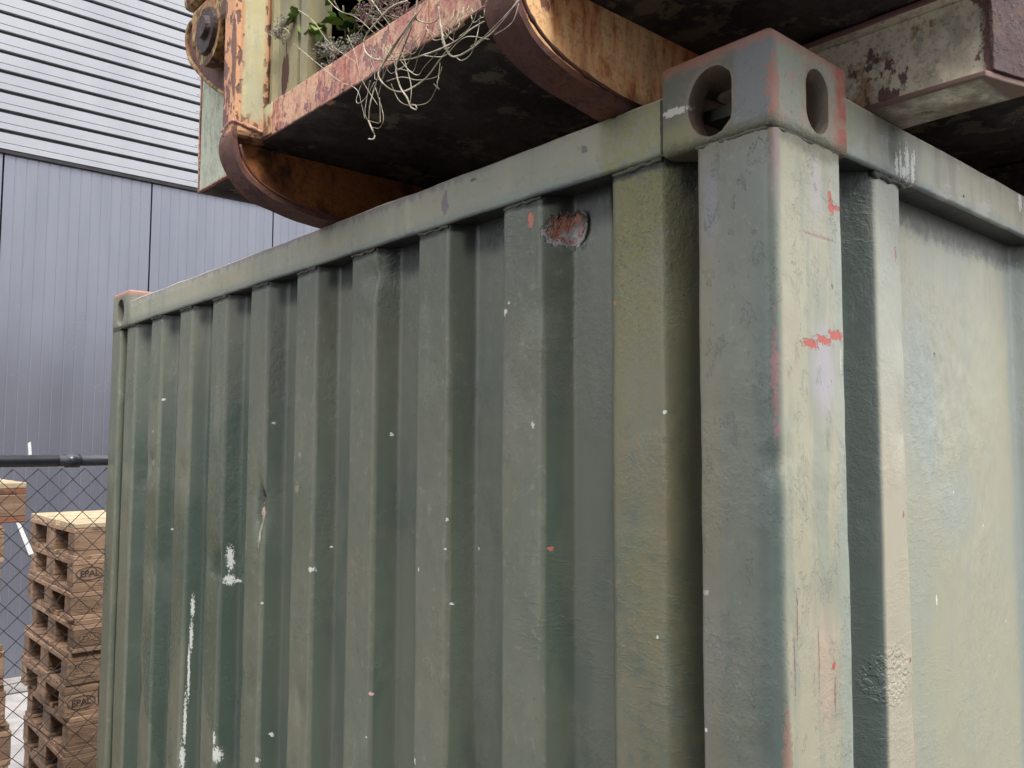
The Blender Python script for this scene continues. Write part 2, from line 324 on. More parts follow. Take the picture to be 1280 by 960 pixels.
def x_cast(m, col, h, r, n):
    right = m.ss(m.x, .006, .018)*m.ss(m.y, .05, .02)
    near = m.ss(m.y, .6, .4)
    col = m.mix(col, (.19, .205, .215), (1-right)*near*m.ss(m.y+(n['mid']-.5)*.03, .055, .045)*.85)
    col = m.mix(col, (.32, .34, .27), right*.8)
    col = m.mix(col, (.38, .26, .22), right*m.ss(m.no(34, 6, .7, off=(1, 9, 3)), .50, .58)*.6)
    col = m.mix(col, (.13, .12, .10), m.ss(m.no(85, 5, .7, off=(4, 1, 3)), .60, .66)*.6)
    col = m.mix(col, (.27, .20, .175), m.ss(n['mid']*.5+n['fine']*.5, .50, .62)*(.45-right*.2))
    col = m.mix(col, (.26, .27, .13), (1-right)*near*m.ss(m.z+(n['mid']-.5)*.05, 2.375, 2.345)*m.ss(m.y, .085, .12)*.75)
    ed = m.mx(m.ss(m.z+(n['fine']-.5)*.022, 2.418, 2.432), right*m.ss(m.x+(n['fine']-.5)*.05, .132, .150))
    ed = m.mx(ed, m.blob((.006, .001, 2.368), (.010, .010, .040), m.no(110, 5, .7), 1.5, 1.0, .85))
    # rust ringing the two openings
    a = m.blob((.1015, 0, 2.374), (.042, .05, .054), n['fine'], .45, 1.0, .7)*right
    b = m.blob((0, .086, 2.372), (.05, .043, .054), n['fine'], .35, 1.0, .75)*(1-right)*near
    col = m.mix(col, (.31, .21, .17), m.mx(a, b)*.5)
    col = m.mix(col, (.38, .17, .12), ed*.75)
    col = m.mix(col, (.40, .10, .085), right*m.ss(m.x+(n['mid']-.5)*.06, .142, .152)*m.ss(n['fine'], .40, .54)*.85)
    ins = m.ss(m.x, .012, .020)*m.ss(m.y, .012, .020)*near
    col = m.mix(col, (.24, .17, .13), ins)
    col = m.mix(col, (.62, .59, .55), m.blob((0, .138, 2.375), (.03, .022, .0055), m.no(160, 4, .7), 1.3)*.95)
    low = m.ss(m.z+(n['fine']-.5)*.022, 2.340, 2.324)
    col = m.mix(col, (.10, .095, .055), low*.85)
    pit = m.no(75, 6, .75, off=(8, 2, 2)); h = h+pit*1.0
    return col, h, r+.1
M_CAST = weathered_paint('casting_paint', base=(.185, .185, .145), alt=(.135, .148, .122), extra=x_cast, rough=.5, relief=.0032)

def x_side(m, col, h, r, n):
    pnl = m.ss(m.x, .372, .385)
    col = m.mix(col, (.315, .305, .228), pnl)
    col = m.mix(col, (.062, .080, .073), m.ss(m.x+(n['mid']-.5)*.006, .272, .263)*.85)  # shade on the recessed slope, painted as a darker green
    rib = m.ss(m.y, .026, .016)*(1-pnl)
    rib = rib*m.ss(m.x+(n['mid']-.5)*.006, .263, .272)
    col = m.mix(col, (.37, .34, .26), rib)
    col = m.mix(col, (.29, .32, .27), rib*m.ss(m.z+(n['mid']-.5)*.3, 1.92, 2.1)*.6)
    gr = m.blob((.50, .05, 2.02), (.10, .2, .19), n['mid'], .6, 1.1, .1)
    col = m.mix(col, (.25, .285, .265), m.mx(gr, m.blob((.60, .05, 1.86), (.12, .2, .10), n['mid'], .7, 1.0, .1)*.7)*pnl*.85)
    col = m.mix(col, (.26, .29, .26), pnl*m.ss(n['mid']*.5+n['streak']*.5, .47, .62)*.5)
    col = m.mix(col, (.31, .32, .27), pnl*m.ss(m.x+(n['mid']-.5)*.05, .44, .40)*.7)
    col = m.mix(col, (.21, .245, .24), pnl*m.ss(m.x+(n['mid']-.5)*.06, .83, .868)*.8)
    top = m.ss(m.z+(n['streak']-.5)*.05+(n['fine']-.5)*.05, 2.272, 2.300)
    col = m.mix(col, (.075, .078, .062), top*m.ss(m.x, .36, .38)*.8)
    pit = m.blob((.285, .02, 1.652), (.055, .2, .050), n['mid'], .3, 1.0, .7)
    pv = m.no(150, 2, .5); h = h+pit*m.ss(pv, .42, .60)*.55
    fl = m.no(22, 6, .65, (1, 1, .45), off=(2, 2, 9), dist=.8)
    wr = m.ss(m.z+(n['big']-.5)*.3, 2.04, 2.12)
    h = h+fl*1.6*wr
    return col, h, r
SC = [((.345, 0, 1.60), (.003, .1, .008), WHITE), ((.52, .05, 1.72), (.003, .1, .009), WHITE), ((.328, 0, 1.86), (.004, .1, .004), (.30, .12, .08)),
      ((.325, 0, 2.22), (.003, .1, .010), (.35, .15, .10)), ((.60, .05, 1.88), (.002, .1, .002), WHITE), ((.72, .05, 1.82), (.002, .1, .002), WHITE), ((.8, .05, 1.65), (.002, .1, .002), WHITE),
      ((.335, 0, 1.665), (.003, .1, .003), (.25, .1, .08)), ((.55, .05, 2.1), (.003, .1, .005), (.12, .1, .09))]
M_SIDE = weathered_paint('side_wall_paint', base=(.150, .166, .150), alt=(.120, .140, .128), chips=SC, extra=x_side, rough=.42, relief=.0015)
M_WELD = weathered_paint('weld_paint', base=(.085, .088, .062), alt=(.05, .05, .035), rough=.7, relief=.003)
def plain_dirty(name, a, b, sc=8, rough=.7, relief=.002, st=(1, 1, 1), c3=None, spec=.3):
    m = Mt(name); n1 = m.no(sc, 6, .65, st); n2 = m.no(sc*6, 4, .6)
    col = m.mix(a, b, m.ss(n1*.75+n2*.25, .42, .58))
    if c3: col = m.mix(col, c3, m.ss(m.no(sc*1.7, 5, .7, st, off=(5, 5, 5)), .56, .62)*.85)
    return m.out(col, rough, m.bump(n1+n2*.4, relief), spec)
M_ROOF = plain_dirty('roof_steel', (.12, .11, .08), (.07, .075, .05))

def rusty(name, paint,  orange=(.42, .165, .05), dark=(.10, .042, .032), paint_at=.5, dark_at=.6, st=(1, 1, .28), sc=10, relief=.003, rough=.68, halo=.07, off=(0, 0, 0), dark_amt=.95, pv=.15, edges=None, soft=.018):
    """old paint breaking down to orange rust and then to dark scale"""
    m = Mt(name); a = m.no(sc, 6, .62, st, off); b = m.no(sc*5, 4, .65, st, off); f = m.no(150, 3, .6)
    v = a*.72+b*.28
    p2 = m.mix(paint, tuple(c*(1-pv*2) for c in paint), m.ss(m.no(sc*2.2, 4, .6, st, off=(2, 8, 1)), .45, .65))
    col = m.mix(p2, orange, m.ss(v, paint_at-.012, paint_at+halo))
    col = m.mix(col, tuple(c*.6 for c in orange), m.ss(b, .5, .64)*m.ss(v, paint_at, paint_at+halo))
    d = m.ss(m.no(sc*.9, 6, .62, st, off=(off[0]+4, off[1]+4, off[2]))*.75+b*.25, dark_at, dark_at+soft)
    col = m.mix(col, dark, d*dark_amt); col = m.mix(col, tuple(c*.7 for c in dark), m.ss(f, .5, .66)*.35)
    if edges: col = m.mix(col, (.24, .135, .13), m.mx(edges(m), m.ss(m.y+(a-.5)*.02, -.128, -.136))); col = m.mix(col, (.19, .135, .10), m.ss(m.z, 2.4105, 2.4085)*m.ss(a, .30, .55)*.9)
    h = f*.35+b*.8-d*.7
    return m.out(col, rough, m.bump(h, relief*.6), .35)
def post_rust():
    m = Mt('cream_paint_rust'); st = (1, 1, .16)
    a = m.no(22, 6, .62, st, (1.2, 0, 0)); b = m.no(90, 4, .65, st); f = m.no(150, 3, .6); v = a*.7+b*.3; sp = m.no(60, 5, .6, (1, 1, .5), off=(3, 1, 1))
    up = m.ss(m.y, .988, .992)                                    # the upright; the rest is the ribbed panel
    edge = m.mx(m.ss(m.x+(a-.5)*.03, -.190, -.205), m.ss(m.x+(a-.5)*.04, -.160, -.146))*up
    edge = m.mx(edge, m.ss(m.z+(a-.5)*.06, 2.585, 2.56)*.8)
    left = m.ss(m.x, -.2085, -.2105)*m.ss(m.y, .995, .999)         # its narrow outer face
    pan = m.mix((.56, .50, .30), (.47, .45, .31), m.ss(m.no(30, 4, .6, st, off=(2, 2, 2)), .42, .6))
    col = m.mix(pan, (.40, .34, .22), m.ss(sp, .58, .7)*.6)
    org = m.mx(m.ss(v, .545, .61), edge*m.ss(b+edge*.3, .42, .56))
    org = m.mx(org, left*m.ss(v, .40, .50))
    col = m.mix(col, (.58, .27, .14), org*.88)
    col = m.mix(col, (.44, .20, .15), left*m.ss(v, .47, .53)*.9)
    dk = m.mx(m.ss(sp*.5+v*.5, .615, .635), edge*m.ss(sp*.6+v*.4+edge*.04, .53, .56))
    dk = m.mx(dk, left*m.ss(m.no(26, 6, .62, (1, 1, .3), off=(4, 4, 0)), .54, .57))
    for c, r_ in (((-.141, .940, 2.645), (.05, .013, .046)), ((-.141, .938, 2.700), (.05, .003, .014)), ((-.141, .941, 2.743), (.05, .004, .006))):
        ha = m.blob(c, (r_[0], r_[1]*1.35, r_[2]*1.15), b, 1.0, 1.0, .6); col = m.mix(col, (.55, .28, .10), ha*.8)
        dk = m.mx(dk, m.blob(c, r_, b, 1.2, 1.0, .93))
    col = m.mix(col, (.125, .062, .058), dk*.92)
    return m.out(col, .6, m.bump(f*.3+b*.5-dk*1.2, .0022), .35)
M_RPOST = post_rust()
M_RPINK = rusty('beam_pink_rust', (.60, .36, .24), (.46, .20, .16), (.27, .13, .13), .47, .57, (1, 1, .7), 22)
M_RWEB = rusty('web_orange_rust', (.92, .56, .27), (.66, .21, .075), (.20, .07, .055), .485, .575, (1, 1, .26), 10, halo=.14, off=(.3, 0, .4))
M_RKNUC = rusty('knuckle_rust', (.40, .30, .13), (.30, .14, .06), (.09, .05, .035), .47, .53, (1, 1, .6), 26)
M_RDARK = rusty('flange_dark_rust', (.125, .058, .048), (.16, .062, .042), (.085, .04, .036), .50, .58, (1, 1, 1), 14)
M_RPALE = rusty('plate_pale_rust', (.44, .47, .37), (.50, .30, .14), (.30, .26, .19), .60, .64, (1, 1, .5), 22, relief=.002)
M_REND = rusty('end_plate_rust', (.085, .052, .050), (.10, .058, .05), (.075, .045, .045), .5, .55, (1, 1, 1), 18)
M_RBEAM = rusty('beam_grey_rust', (.86, .80, .66), (.56, .38, .24), (.20, .12, .11), .545, .60, (1, 1, .7), 12, edges=lambda m: m.ss(m.x, .2555, .2540), halo=.05, off=(3, 3, 3))
M_RWEBD = rusty('web_shaded_rust', (.46, .17, .055), (.24, .085, .035), (.075, .036, .026), .46, .52, (1, 1, .8), 7, halo=.16, soft=.10, off=(.3, 0, .4))  # the same web rust with the shade under the deck painted in
M_RBROWN = rusty('ledge_brown_rust', (.16, .085, .06), (.20, .08, .05), (.09, .045, .04), .5, .56, (1, 1, 1), 18)
M_RDECK = plain_dirty('deck_underside', (.085, .070, .064), (.045, .037, .038), 7, .85, .008, (1, 1, 1), (.17, .145, .105), .1)
M_RINNER = plain_dirty('inside_rust', (.06, .035, .026), (.025, .018, .016), 10, .85, .004, (1, 1, 1), None, .1)
M_PIN = plain_dirty('pin_steel', (.06, .035, .03), (.03, .02, .02), 40, .5, .002)
M_VINE = plain_dirty('dry_vine', (.56, .51, .40), (.27, .22, .15), 25, .7, .001)
M_LEAF = plain_dirty('green_leaf', (.11, .20, .035), (.19, .26, .06), 60, .5, .001, spec=.4)
M_LEAFD = plain_dirty('dark_leaf', (.03, .085, .045), (.02, .055, .03), 60, .4, .001, spec=.4)
M_HEAD = plain_dirty('faded_flower_head', (.28, .15, .16), (.16, .10, .11), 90, .85, .002)
M_GREYPL = plain_dirty('grey_dry_growth', (.30, .31, .30), (.20, .19, .17), 90, .9, .002)

M_GAP = plain_dirty('groove_shade', (.15, .145, .145), (.12, .12, .12), 10, .8)
m = Mt('pale_cladding'); M_CLAD = m.out(m.mix((.315, .32, .35), (.28, .285, .315), m.ss(m.no(1.2, 4, .6, (1, 1, .5)), .4, .6)), .45, m.bump(m.no(6, 3), .002), .4)
m = Mt('blue_grey_panel'); M_PANEL = m.out(m.mix((.165, .172, .207), (.148, .155, .188), m.ss(m.no(1.5, 5, .65, (3, 1, .3)), .36, .64)), m.no(3, 3)*.08+.22, m.bump(m.no(2, 2, .5), .004), .8, .45)
M_BLACK = plain_dirty('black_gap', (.02, .02, .022), (.03, .03, .035), 10, .8)
M_BLOCKER = plain_dirty('dark_blocker', (.05, .045, .04), (.035, .035, .035), 3, .9)
m = Mt('pale_concrete'); n1 = m.no(5, 6, .65); M_CONC = m.out(m.mix((.33, .31, .30), (.26, .245, .235), m.ss(n1, .4, .6)), .85, m.bump(m.no(80, 4), .003), .3)
m = Mt('asphalt'); n1 = m.no(3, 6, .65); M_ASPH = m.out(m.mix((.055, .055, .056), (.085, .083, .08), m.ss(n1, .4, .6)), .9, m.bump(m.no(150, 3), .006), .3)
M_FENCE = plain_dirty('black_coated_pipe', (.022, .024, .035), (.035, .036, .045), 12, .28, .0006, spec=.6)
m = Mt('wire_coating'); M_WIRE = m.out(m.mix((.016, .014, .016), (.045, .032, .03), m.ss(m.no(30, 3), .45, .6)), .5, None, .5)
M_STRAP = plain_dirty('white_strap', (.80, .80, .80), (.70, .70, .72), 9, .5)
m = Mt('stamp_ink'); M_INK = m.out((.045, .03, .025), .8)
m = Mt('faded_stamp_ink'); M_INKF = m.out((.20, .13, .08), .8)

def wood(name, a, b, c):
    m = Mt(name, True)
    g = m.no(14, 5, .65, (.25, 1, 2.5)); g2 = m.no(70, 4, .6, (.12, 1, 1.6)); f = m.no(120, 3, .6, (.4, 1, 1))
    col = m.mix(a, b, m.ss(g, .38, .62)); col = m.mix(col, c, m.ss(g2*.6+f*.4, .52, .64)*.7)
    col = m.mix(col, (.16, .12, .09), m.ss(m.no(9, 4, .6, off=(3, 3, 3)), .55, .70)*.6)
    col = m.mix(col, tuple(q*.45 for q in b), m.rand*.65)
    col = m.mix(col, (.07, .055, .045), m.ss(m.no(23, 5, .7, (.5, 1, 1), off=(1, 7, 2)), .56, .66)*.75)
    return m.out(col, .8, m.bump(g2+f*.5, .002), .25)
M_WOODN = wood('pallet_wood', (.42, .275, .18), (.27, .17, .115), (.12, .072, .05))
M_WOODT = wood('fresh_top_wood', (.54, .43, .28), (.46, .36, .23), (.30, .22, .14))
M_WOODR = wood('red_brown_wood', (.30, .12, .07), (.24, .10, .06), (.14, .06, .04))
M_WOODG = wood('pressed_chip_block', (.34, .22, .145), (.21, .135, .09), (.10, .065, .045))
WIRES = [[0.0021,[[-0.21,0.432,2.563],[-0.208,0.475,2.572],[-0.2,0.533,2.571],[-0.2,0.559,2.559],[-0.202,0.554,2.538],[-0.2,0.532,2.519],[-0.198,0.497,2.505],[-0.204,0.434,2.483],[-0.208,0.395,2.474],[-0.219,0.342,2.46],[-0.22,0.304,2.458],[-0.226,0.272,2.457],[-0.23,0.24,2.454]]],[0.0021,[[-0.214,0.401,2.555],[-0.212,0.409,2.532],[-0.206,0.408,2.527],[-0.209,0.379,2.512],[-0.212,0.356,2.51],[-0.212,0.356,2.538]]],[0.0021,[[-0.219,0.347,2.518],[-0.218,0.339,2.478],[-0.216,0.331,2.455],[-0.217,0.315,2.441],[-0.219,0.284,2.437],[-0.222,0.256,2.438],[-0.234,0.212,2.434],[-0.235,0.169,2.454]]],[0.0021,[[-0.208,0.414,2.534],[-0.206,0.45,2.523],[-0.206,0.48,2.505],[-0.201,0.516,2.496],[-0.205,0.504,2.475],[-0.199,0.486,2.458],[-0.202,0.454,2.444],[-0.208,0.42,2.437],[-0.214,0.378,2.436],[-0.211,0.356,2.451],[-0.217,0.326,2.457]]],[0.0021,[[-0.204,0.427,2.532],[-0.202,0.455,2.503],[-0.204,0.467,2.484],[-0.207,0.452,2.45],[-0.206,0.435,2.428],[-0.209,0.422,2.411],[-0.213,0.403,2.4],[-0.212,0.406,2.407],[-0.205,0.431,2.418]]],[0.0021,[[-0.215,0.404,2.532],[-0.207,0.488,2.503],[-0.198,0.529,2.48],[-0.201,0.539,2.451],[-0.197,0.548,2.431]]],[0.0021,[[-0.198,0.547,2.43],[-0.2,0.533,2.412],[-0.194,0.536,2.406],[-0.202,0.527,2.396],[-0.199,0.545,2.402]]],[0.001,[[-0.202,0.527,2.481],[-0.195,0.562,2.47],[-0.198,0.578,2.466],[-0.196,0.586,2.477],[-0.193,0.576,2.497],[-0.201,0.535,2.495]]],[0.001,[[-0.199,0.528,2.474],[-0.196,0.517,2.445],[-0.206,0.494,2.415],[-0.205,0.506,2.406],[-0.202,0.531,2.415]]],[0.001,[[-0.197,0.52,2.457],[-0.199,0.514,2.428],[-0.203,0.51,2.415],[-0.2,0.539,2.427]]],[0.001,[[-0.202,0.538,2.487],[-0.198,0.553,2.467],[-0.202,0.551,2.441],[-0.196,0.548,2.428]]],[0.001,[[-0.199,0.486,2.466],[-0.2,0.465,2.436],[-0.205,0.432,2.417],[-0.207,0.388,2.406],[-0.22,0.351,2.407],[-0.218,0.347,2.423],[-0.211,0.353,2.448]]],[0.001,[[-0.199,0.499,2.474],[-0.207,0.447,2.461],[-0.205,0.412,2.446],[-0.213,0.356,2.43],[-0.213,0.346,2.44]]],[0.001,[[-0.214,0.383,2.467],[-0.22,0.333,2.447],[-0.22,0.307,2.454],[-0.227,0.274,2.449],[-0.229,0.231,2.429]]],[0.001,[[-0.2,0.467,2.498],[-0.21,0.426,2.463],[-0.215,0.397,2.445],[-0.217,0.379,2.45],[-0.218,0.35,2.458]]],[0.001,[[-0.216,0.311,2.439],[-0.222,0.293,2.427],[-0.225,0.272,2.426],[-0.229,0.257,2.436],[-0.22,0.262,2.46],[-0.227,0.251,2.466]]],[0.001,[[-0.189,0.796,2.7],[-0.19,0.741,2.66],[-0.193,0.676,2.596],[-0.198,0.584,2.531]]],[0.001,[[-0.196,0.551,2.62],[-0.206,0.486,2.554],[-0.211,0.442,2.513]]],[0.001,[[-0.186,0.819,2.65],[-0.188,0.736,2.589],[-0.185,0.66,2.532],[-0.199,0.582,2.489],[-0.196,0.571,2.462],[-0.194,0.564,2.439]]],[0.001,[[-0.201,0.524,2.61],[-0.191,0.584,2.588],[-0.193,0.615,2.577]]],[0.001,[[-0.209,0.445,2.495],[-0.209,0.422,2.443],[-0.213,0.418,2.411]]],[0.001,[[-0.213,0.382,2.544],[-0.209,0.446,2.513],[-0.198,0.502,2.492],[-0.196,0.527,2.459]]],[0.001,[[-0.236,0.168,2.451],[-0.237,0.193,2.441],[-0.23,0.237,2.436],[-0.226,0.271,2.435]]],[0.001,[[-0.239,0.168,2.444],[-0.237,0.182,2.428],[-0.225,0.226,2.434]]],[0.001,[[-0.219,0.344,2.423],[-0.22,0.347,2.415],[-0.211,0.354,2.413],[-0.213,0.364,2.423]]],[0.001,[[-0.181,0.718,2.696],[-0.191,0.653,2.643],[-0.19,0.6,2.611],[-0.198,0.526,2.553],[-0.199,0.496,2.547]]],[0.001,[[-0.19,0.627,2.593],[-0.194,0.597,2.553],[-0.2,0.565,2.499],[-0.203,0.515,2.443]]],[0.0011,[[-0.218,0.299,2.492],[-0.217,0.304,2.482],[-0.222,0.301,2.472],[-0.22,0.311,2.473],[-0.218,0.323,2.474],[-0.213,0.337,2.477],[-0.219,0.333,2.474],[-0.215,0.344,2.483],[-0.219,0.347,2.485],[-0.215,0.361,2.496]]],[0.0008,[[-0.218,0.349,2.503],[-0.221,0.337,2.486],[-0.213,0.337,2.48],[-0.224,0.309,2.458],[-0.216,0.311,2.461],[-0.225,0.294,2.457],[-0.218,0.295,2.464],[-0.22,0.281,2.465],[-0.22,0.269,2.475],[-0.225,0.256,2.488]]],[0.0008,[[-0.226,0.288,2.487],[-0.226,0.291,2.476],[-0.22,0.3,2.474],[-0.22,0.305,2.473],[-0.215,0.32,2.479],[-0.217,0.325,2.475],[-0.222,0.32,2.471],[-0.219,0.325,2.479],[-0.214,0.339,2.489],[-0.215,0.346,2.494]]],[0.0007,[[-0.197,0.527,2.543],[-0.197,0.511,2.524],[-0.204,0.484,2.505],[-0.209,0.464,2.494],[-0.201,0.466,2.498],[-0.203,0.45,2.492],[-0.209,0.427,2.487],[-0.204,0.42,2.496],[-0.211,0.398,2.496],[-0.209,0.392,2.508]]],[0.0007,[[-0.214,0.393,2.499],[-0.213,0.406,2.496],[-0.209,0.421,2.496],[-0.209,0.428,2.49],[-0.206,0.443,2.493],[-0.201,0.465,2.503],[-0.202,0.476,2.506],[-0.209,0.475,2.503],[-0.204,0.49,2.515],[-0.201,0.508,2.531]]],[0.0011,[[-0.217,0.377,2.502],[-0.218,0.368,2.49],[-0.209,0.373,2.488],[-0.214,0.358,2.479],[-0.211,0.351,2.479],[-0.214,0.338,2.474],[-0.217,0.327,2.473],[-0.214,0.325,2.482],[-0.219,0.309,2.484],[-0.221,0.297,2.49]]],[0.0007,[[-0.213,0.354,2.498],[-0.214,0.347,2.481],[-0.218,0.338,2.466],[-0.212,0.343,2.463],[-0.221,0.325,2.454],[-0.215,0.327,2.458],[-0.217,0.319,2.459],[-0.215,0.319,2.469],[-0.224,0.302,2.474],[-0.219,0.304,2.495]]],[0.0007,[[-0.219,0.289,2.49],[-0.22,0.279,2.488],[-0.219,0.278,2.488],[-0.227,0.265,2.477],[-0.223,0.265,2.479],[-0.225,0.254,2.478],[-0.226,0.247,2.477],[-0.222,0.249,2.479],[-0.224,0.245,2.481],[-0.222,0.242,2.487]]],[0.0008,[[-0.199,0.49,2.526],[-0.207,0.469,2.494],[-0.205,0.465,2.481],[-0.209,0.445,2.471],[-0.209,0.429,2.463],[-0.206,0.422,2.461],[-0.209,0.411,2.465],[-0.21,0.403,2.477],[-0.212,0.387,2.485],[-0.21,0.376,2.502]]],[0.0011,[[-0.209,0.387,2.509],[-0.214,0.375,2.498],[-0.215,0.366,2.492],[-0.22,0.348,2.479],[-0.215,0.348,2.48],[-0.216,0.344,2.484],[-0.211,0.347,2.49],[-0.216,0.332,2.487],[-0.22,0.317,2.489],[-0.216,0.317,2.504]]],[0.0007,[[-0.225,0.279,2.481],[-0.218,0.28,2.481],[-0.227,0.267,2.469],[-0.221,0.273,2.469],[-0.222,0.265,2.466],[-0.225,0.253,2.465],[-0.221,0.252,2.467],[-0.229,0.241,2.463],[-0.227,0.242,2.473],[-0.231,0.23,2.477]]],[0.0011,[[-0.2,0.5,2.536],[-0.199,0.507,2.516],[-0.2,0.506,2.497],[-0.196,0.513,2.487],[-0.196,0.52,2.485],[-0.197,0.528,2.487],[-0.199,0.53,2.488],[-0.197,0.534,2.499],[-0.196,0.539,2.517],[-0.198,0.545,2.541]]],[0.0011,[[-0.214,0.377,2.508],[-0.21,0.388,2.5],[-0.207,0.403,2.493],[-0.212,0.404,2.484],[-0.211,0.408,2.484],[-0.21,0.411,2.483],[-0.214,0.414,2.48],[-0.203,0.44,2.498],[-0.212,0.435,2.503],[-0.201,0.454,2.523]]],[0.0011,[[-0.207,0.472,2.517],[-0.2,0.485,2.515],[-0.197,0.497,2.515],[-0.199,0.504,2.508],[-0.196,0.515,2.509],[-0.196,0.517,2.513],[-0.202,0.51,2.511],[-0.196,0.529,2.52],[-0.195,0.542,2.533],[-0.197,0.544,2.548]]],[0.0008,[[-0.202,0.491,2.523],[-0.2,0.483,2.507],[-0.203,0.473,2.493],[-0.201,0.471,2.483],[-0.206,0.457,2.475],[-0.203,0.45,2.478],[-0.204,0.439,2.478],[-0.212,0.422,2.476],[-0.211,0.42,2.49],[-0.211,0.413,2.507]]],[0.0008,[[-0.202,0.49,2.524],[-0.199,0.499,2.516],[-0.199,0.506,2.507],[-0.206,0.504,2.494],[-0.198,0.52,2.498],[-0.202,0.514,2.495],[-0.199,0.524,2.498],[-0.203,0.526,2.5],[-0.2,0.539,2.515],[-0.198,0.547,2.531]]],[0.0007,[[-0.222,0.291,2.494],[-0.225,0.287,2.476],[-0.223,0.292,2.473],[-0.216,0.307,2.478],[-0.216,0.315,2.474],[-0.215,0.32,2.473],[-0.221,0.312,2.473],[-0.22,0.317,2.479],[-0.216,0.329,2.488],[-0.222,0.33,2.496]]],[0.0008,[[-0.212,0.407,2.507],[-0.212,0.415,2.487],[-0.208,0.428,2.478],[-0.207,0.441,2.475],[-0.2,0.468,2.481],[-0.205,0.474,2.476],[-0.198,0.494,2.487],[-0.197,0.506,2.501],[-0.196,0.522,2.518],[-0.2,0.534,2.535]]],[0.0007,[[-0.217,0.318,2.496],[-0.22,0.324,2.488],[-0.212,0.345,2.494],[-0.213,0.348,2.495],[-0.214,0.348,2.492],[-0.213,0.354,2.491],[-0.209,0.369,2.499],[-0.216,0.37,2.502],[-0.216,0.375,2.505],[-0.211,0.383,2.511]]],[0.0008,[[-0.221,0.314,2.49],[-0.218,0.315,2.49],[-0.218,0.312,2.489],[-0.216,0.309,2.488],[-0.225,0.293,2.478],[-0.217,0.301,2.487],[-0.225,0.289,2.482],[-0.219,0.291,2.487],[-0.228,0.276,2.482],[-0.22,0.282,2.493]]]]
# ================================================================ the ground
def sheet(name, x0, x1, y0, y1, z, mat):
    bm = bmesh.new(); vs_ = [bm.verts.new(p) for p in ((x0, y0, z), (x1, y0, z), (x1, y1, z), (x0, y1, z))]; bm.faces.new(vs_)
    o = fin(name, bm, mat); tag(o, kind='structure'); return o
sheet('ground', -150, 150, -150, 150, 0, M_ASPH)
sheet('concrete_yard', -12, 16, 2.46, 7.15, .004, M_CONC)

# ================================================================ the building behind
BX0, BX1, BY = -7.0, 14.0, 7.2
bld = empty('warehouse', (3.5, BY, 0), 'warehouse wall with pale ribbed metal cladding above smooth blue grey panels', 'building')
ZB = 4.285
jx = [1.66-1.154*k for k in range(1, 8)][::-1]+[1.66+1.154*k for k in range(0, 11)]
for a, b in zip(jx, jx[1:]):
    bm = bmesh.new(); n = 14; g = .007; a_, b_ = a+g, b-g
    # micro ribbed panel: shallow vertical lines pressed into the face
    pr = [(a_, .06), (a_, 0)]
    for i in range(1, n):
        c = a_+(b_-a_)*i/n; pr += [(c-.006, 0), (c-.003, .0022), (c+.003, .0022), (c+.006, 0)]
    pr += [(b_, 0), (b_, .06)]
    for i in range(len(pr)-1):
        (u0, d0), (u1, d1) = pr[i], pr[i+1]
        bm.faces.new([bm.verts.new(p) for p in ((u0, BY+d0, .12), (u1, BY+d1, .12), (u1, BY+d1, ZB), (u0, BY+d0, ZB))])
    bmesh.ops.remove_doubles(bm, verts=bm.verts[:], dist=1e-5)
    fin('wall_panel', bm, M_PANEL, bld)
bm = bmesh.new(); box(bm, BX0, BX1, BY+.07, BY+6, .0, ZB); fin('wall_core', bm, M_BLACK, bld)
bm = bmesh.new(); box(bm, BX0, BX1, BY+.012, BY+6, ZB+.0105, 8.6); fin('groove_shade_sheet', bm, M_GAP, bld)  # grey sheet standing in for the shade in the cladding grooves
bm = bmesh.new(); box(bm, BX0, BX1, BY-.01, BY+.04, .004, .12); fin('plinth', bm, M_CONC, bld)
bm = bmesh.new(); box(bm, BX0, BX1, BY-.03, BY+.045, ZB-.02, ZB+.010); fin('flashing', bm, M_BLACK, bld)
bm = bmesh.new()
zz = ZB+.012; PT = .1605
for k in range(27):
    z0 = zz+k*PT
    pr = [(.0, z0+.001), (-.035, z0), (-.035, z0+.040), (-.031, z0+.043), (-.031, z0+.049), (-.035, z0+.052), (-.035, z0+.128), (.0, z0+.134)]
    for i in range(len(pr)-1):
        (d0, a0), (d1, a1) = pr[i], pr[i+1]
        bm.faces.new([bm.verts.new(p) for p in ((BX0, BY+d0, a0), (BX1, BY+d0, a0), (BX1, BY+d1, a1), (BX0, BY+d1, a1))])
fin('cladding', bm, M_CLAD, bld)
for k in range(10):
    for xx in (2.03,):
        bm = bmesh.new(); bmesh.ops.create_uvsphere(bm, u_segments=8, v_segments=5, radius=.011, matrix=Matrix.Translation((xx, BY-.036, zz+k*PT+.075)) @ Matrix.Diagonal((1, .4, 1, 1)))
        fin('screw', bm, M_CLAD, bld)

# ================================================================ the green shipping container
H = 2.438; LX = 6.058
cont = empty('shipping_container', (0, 0, 0), 'weathered green steel shipping container with deep ribs, filling the foreground', 'container')

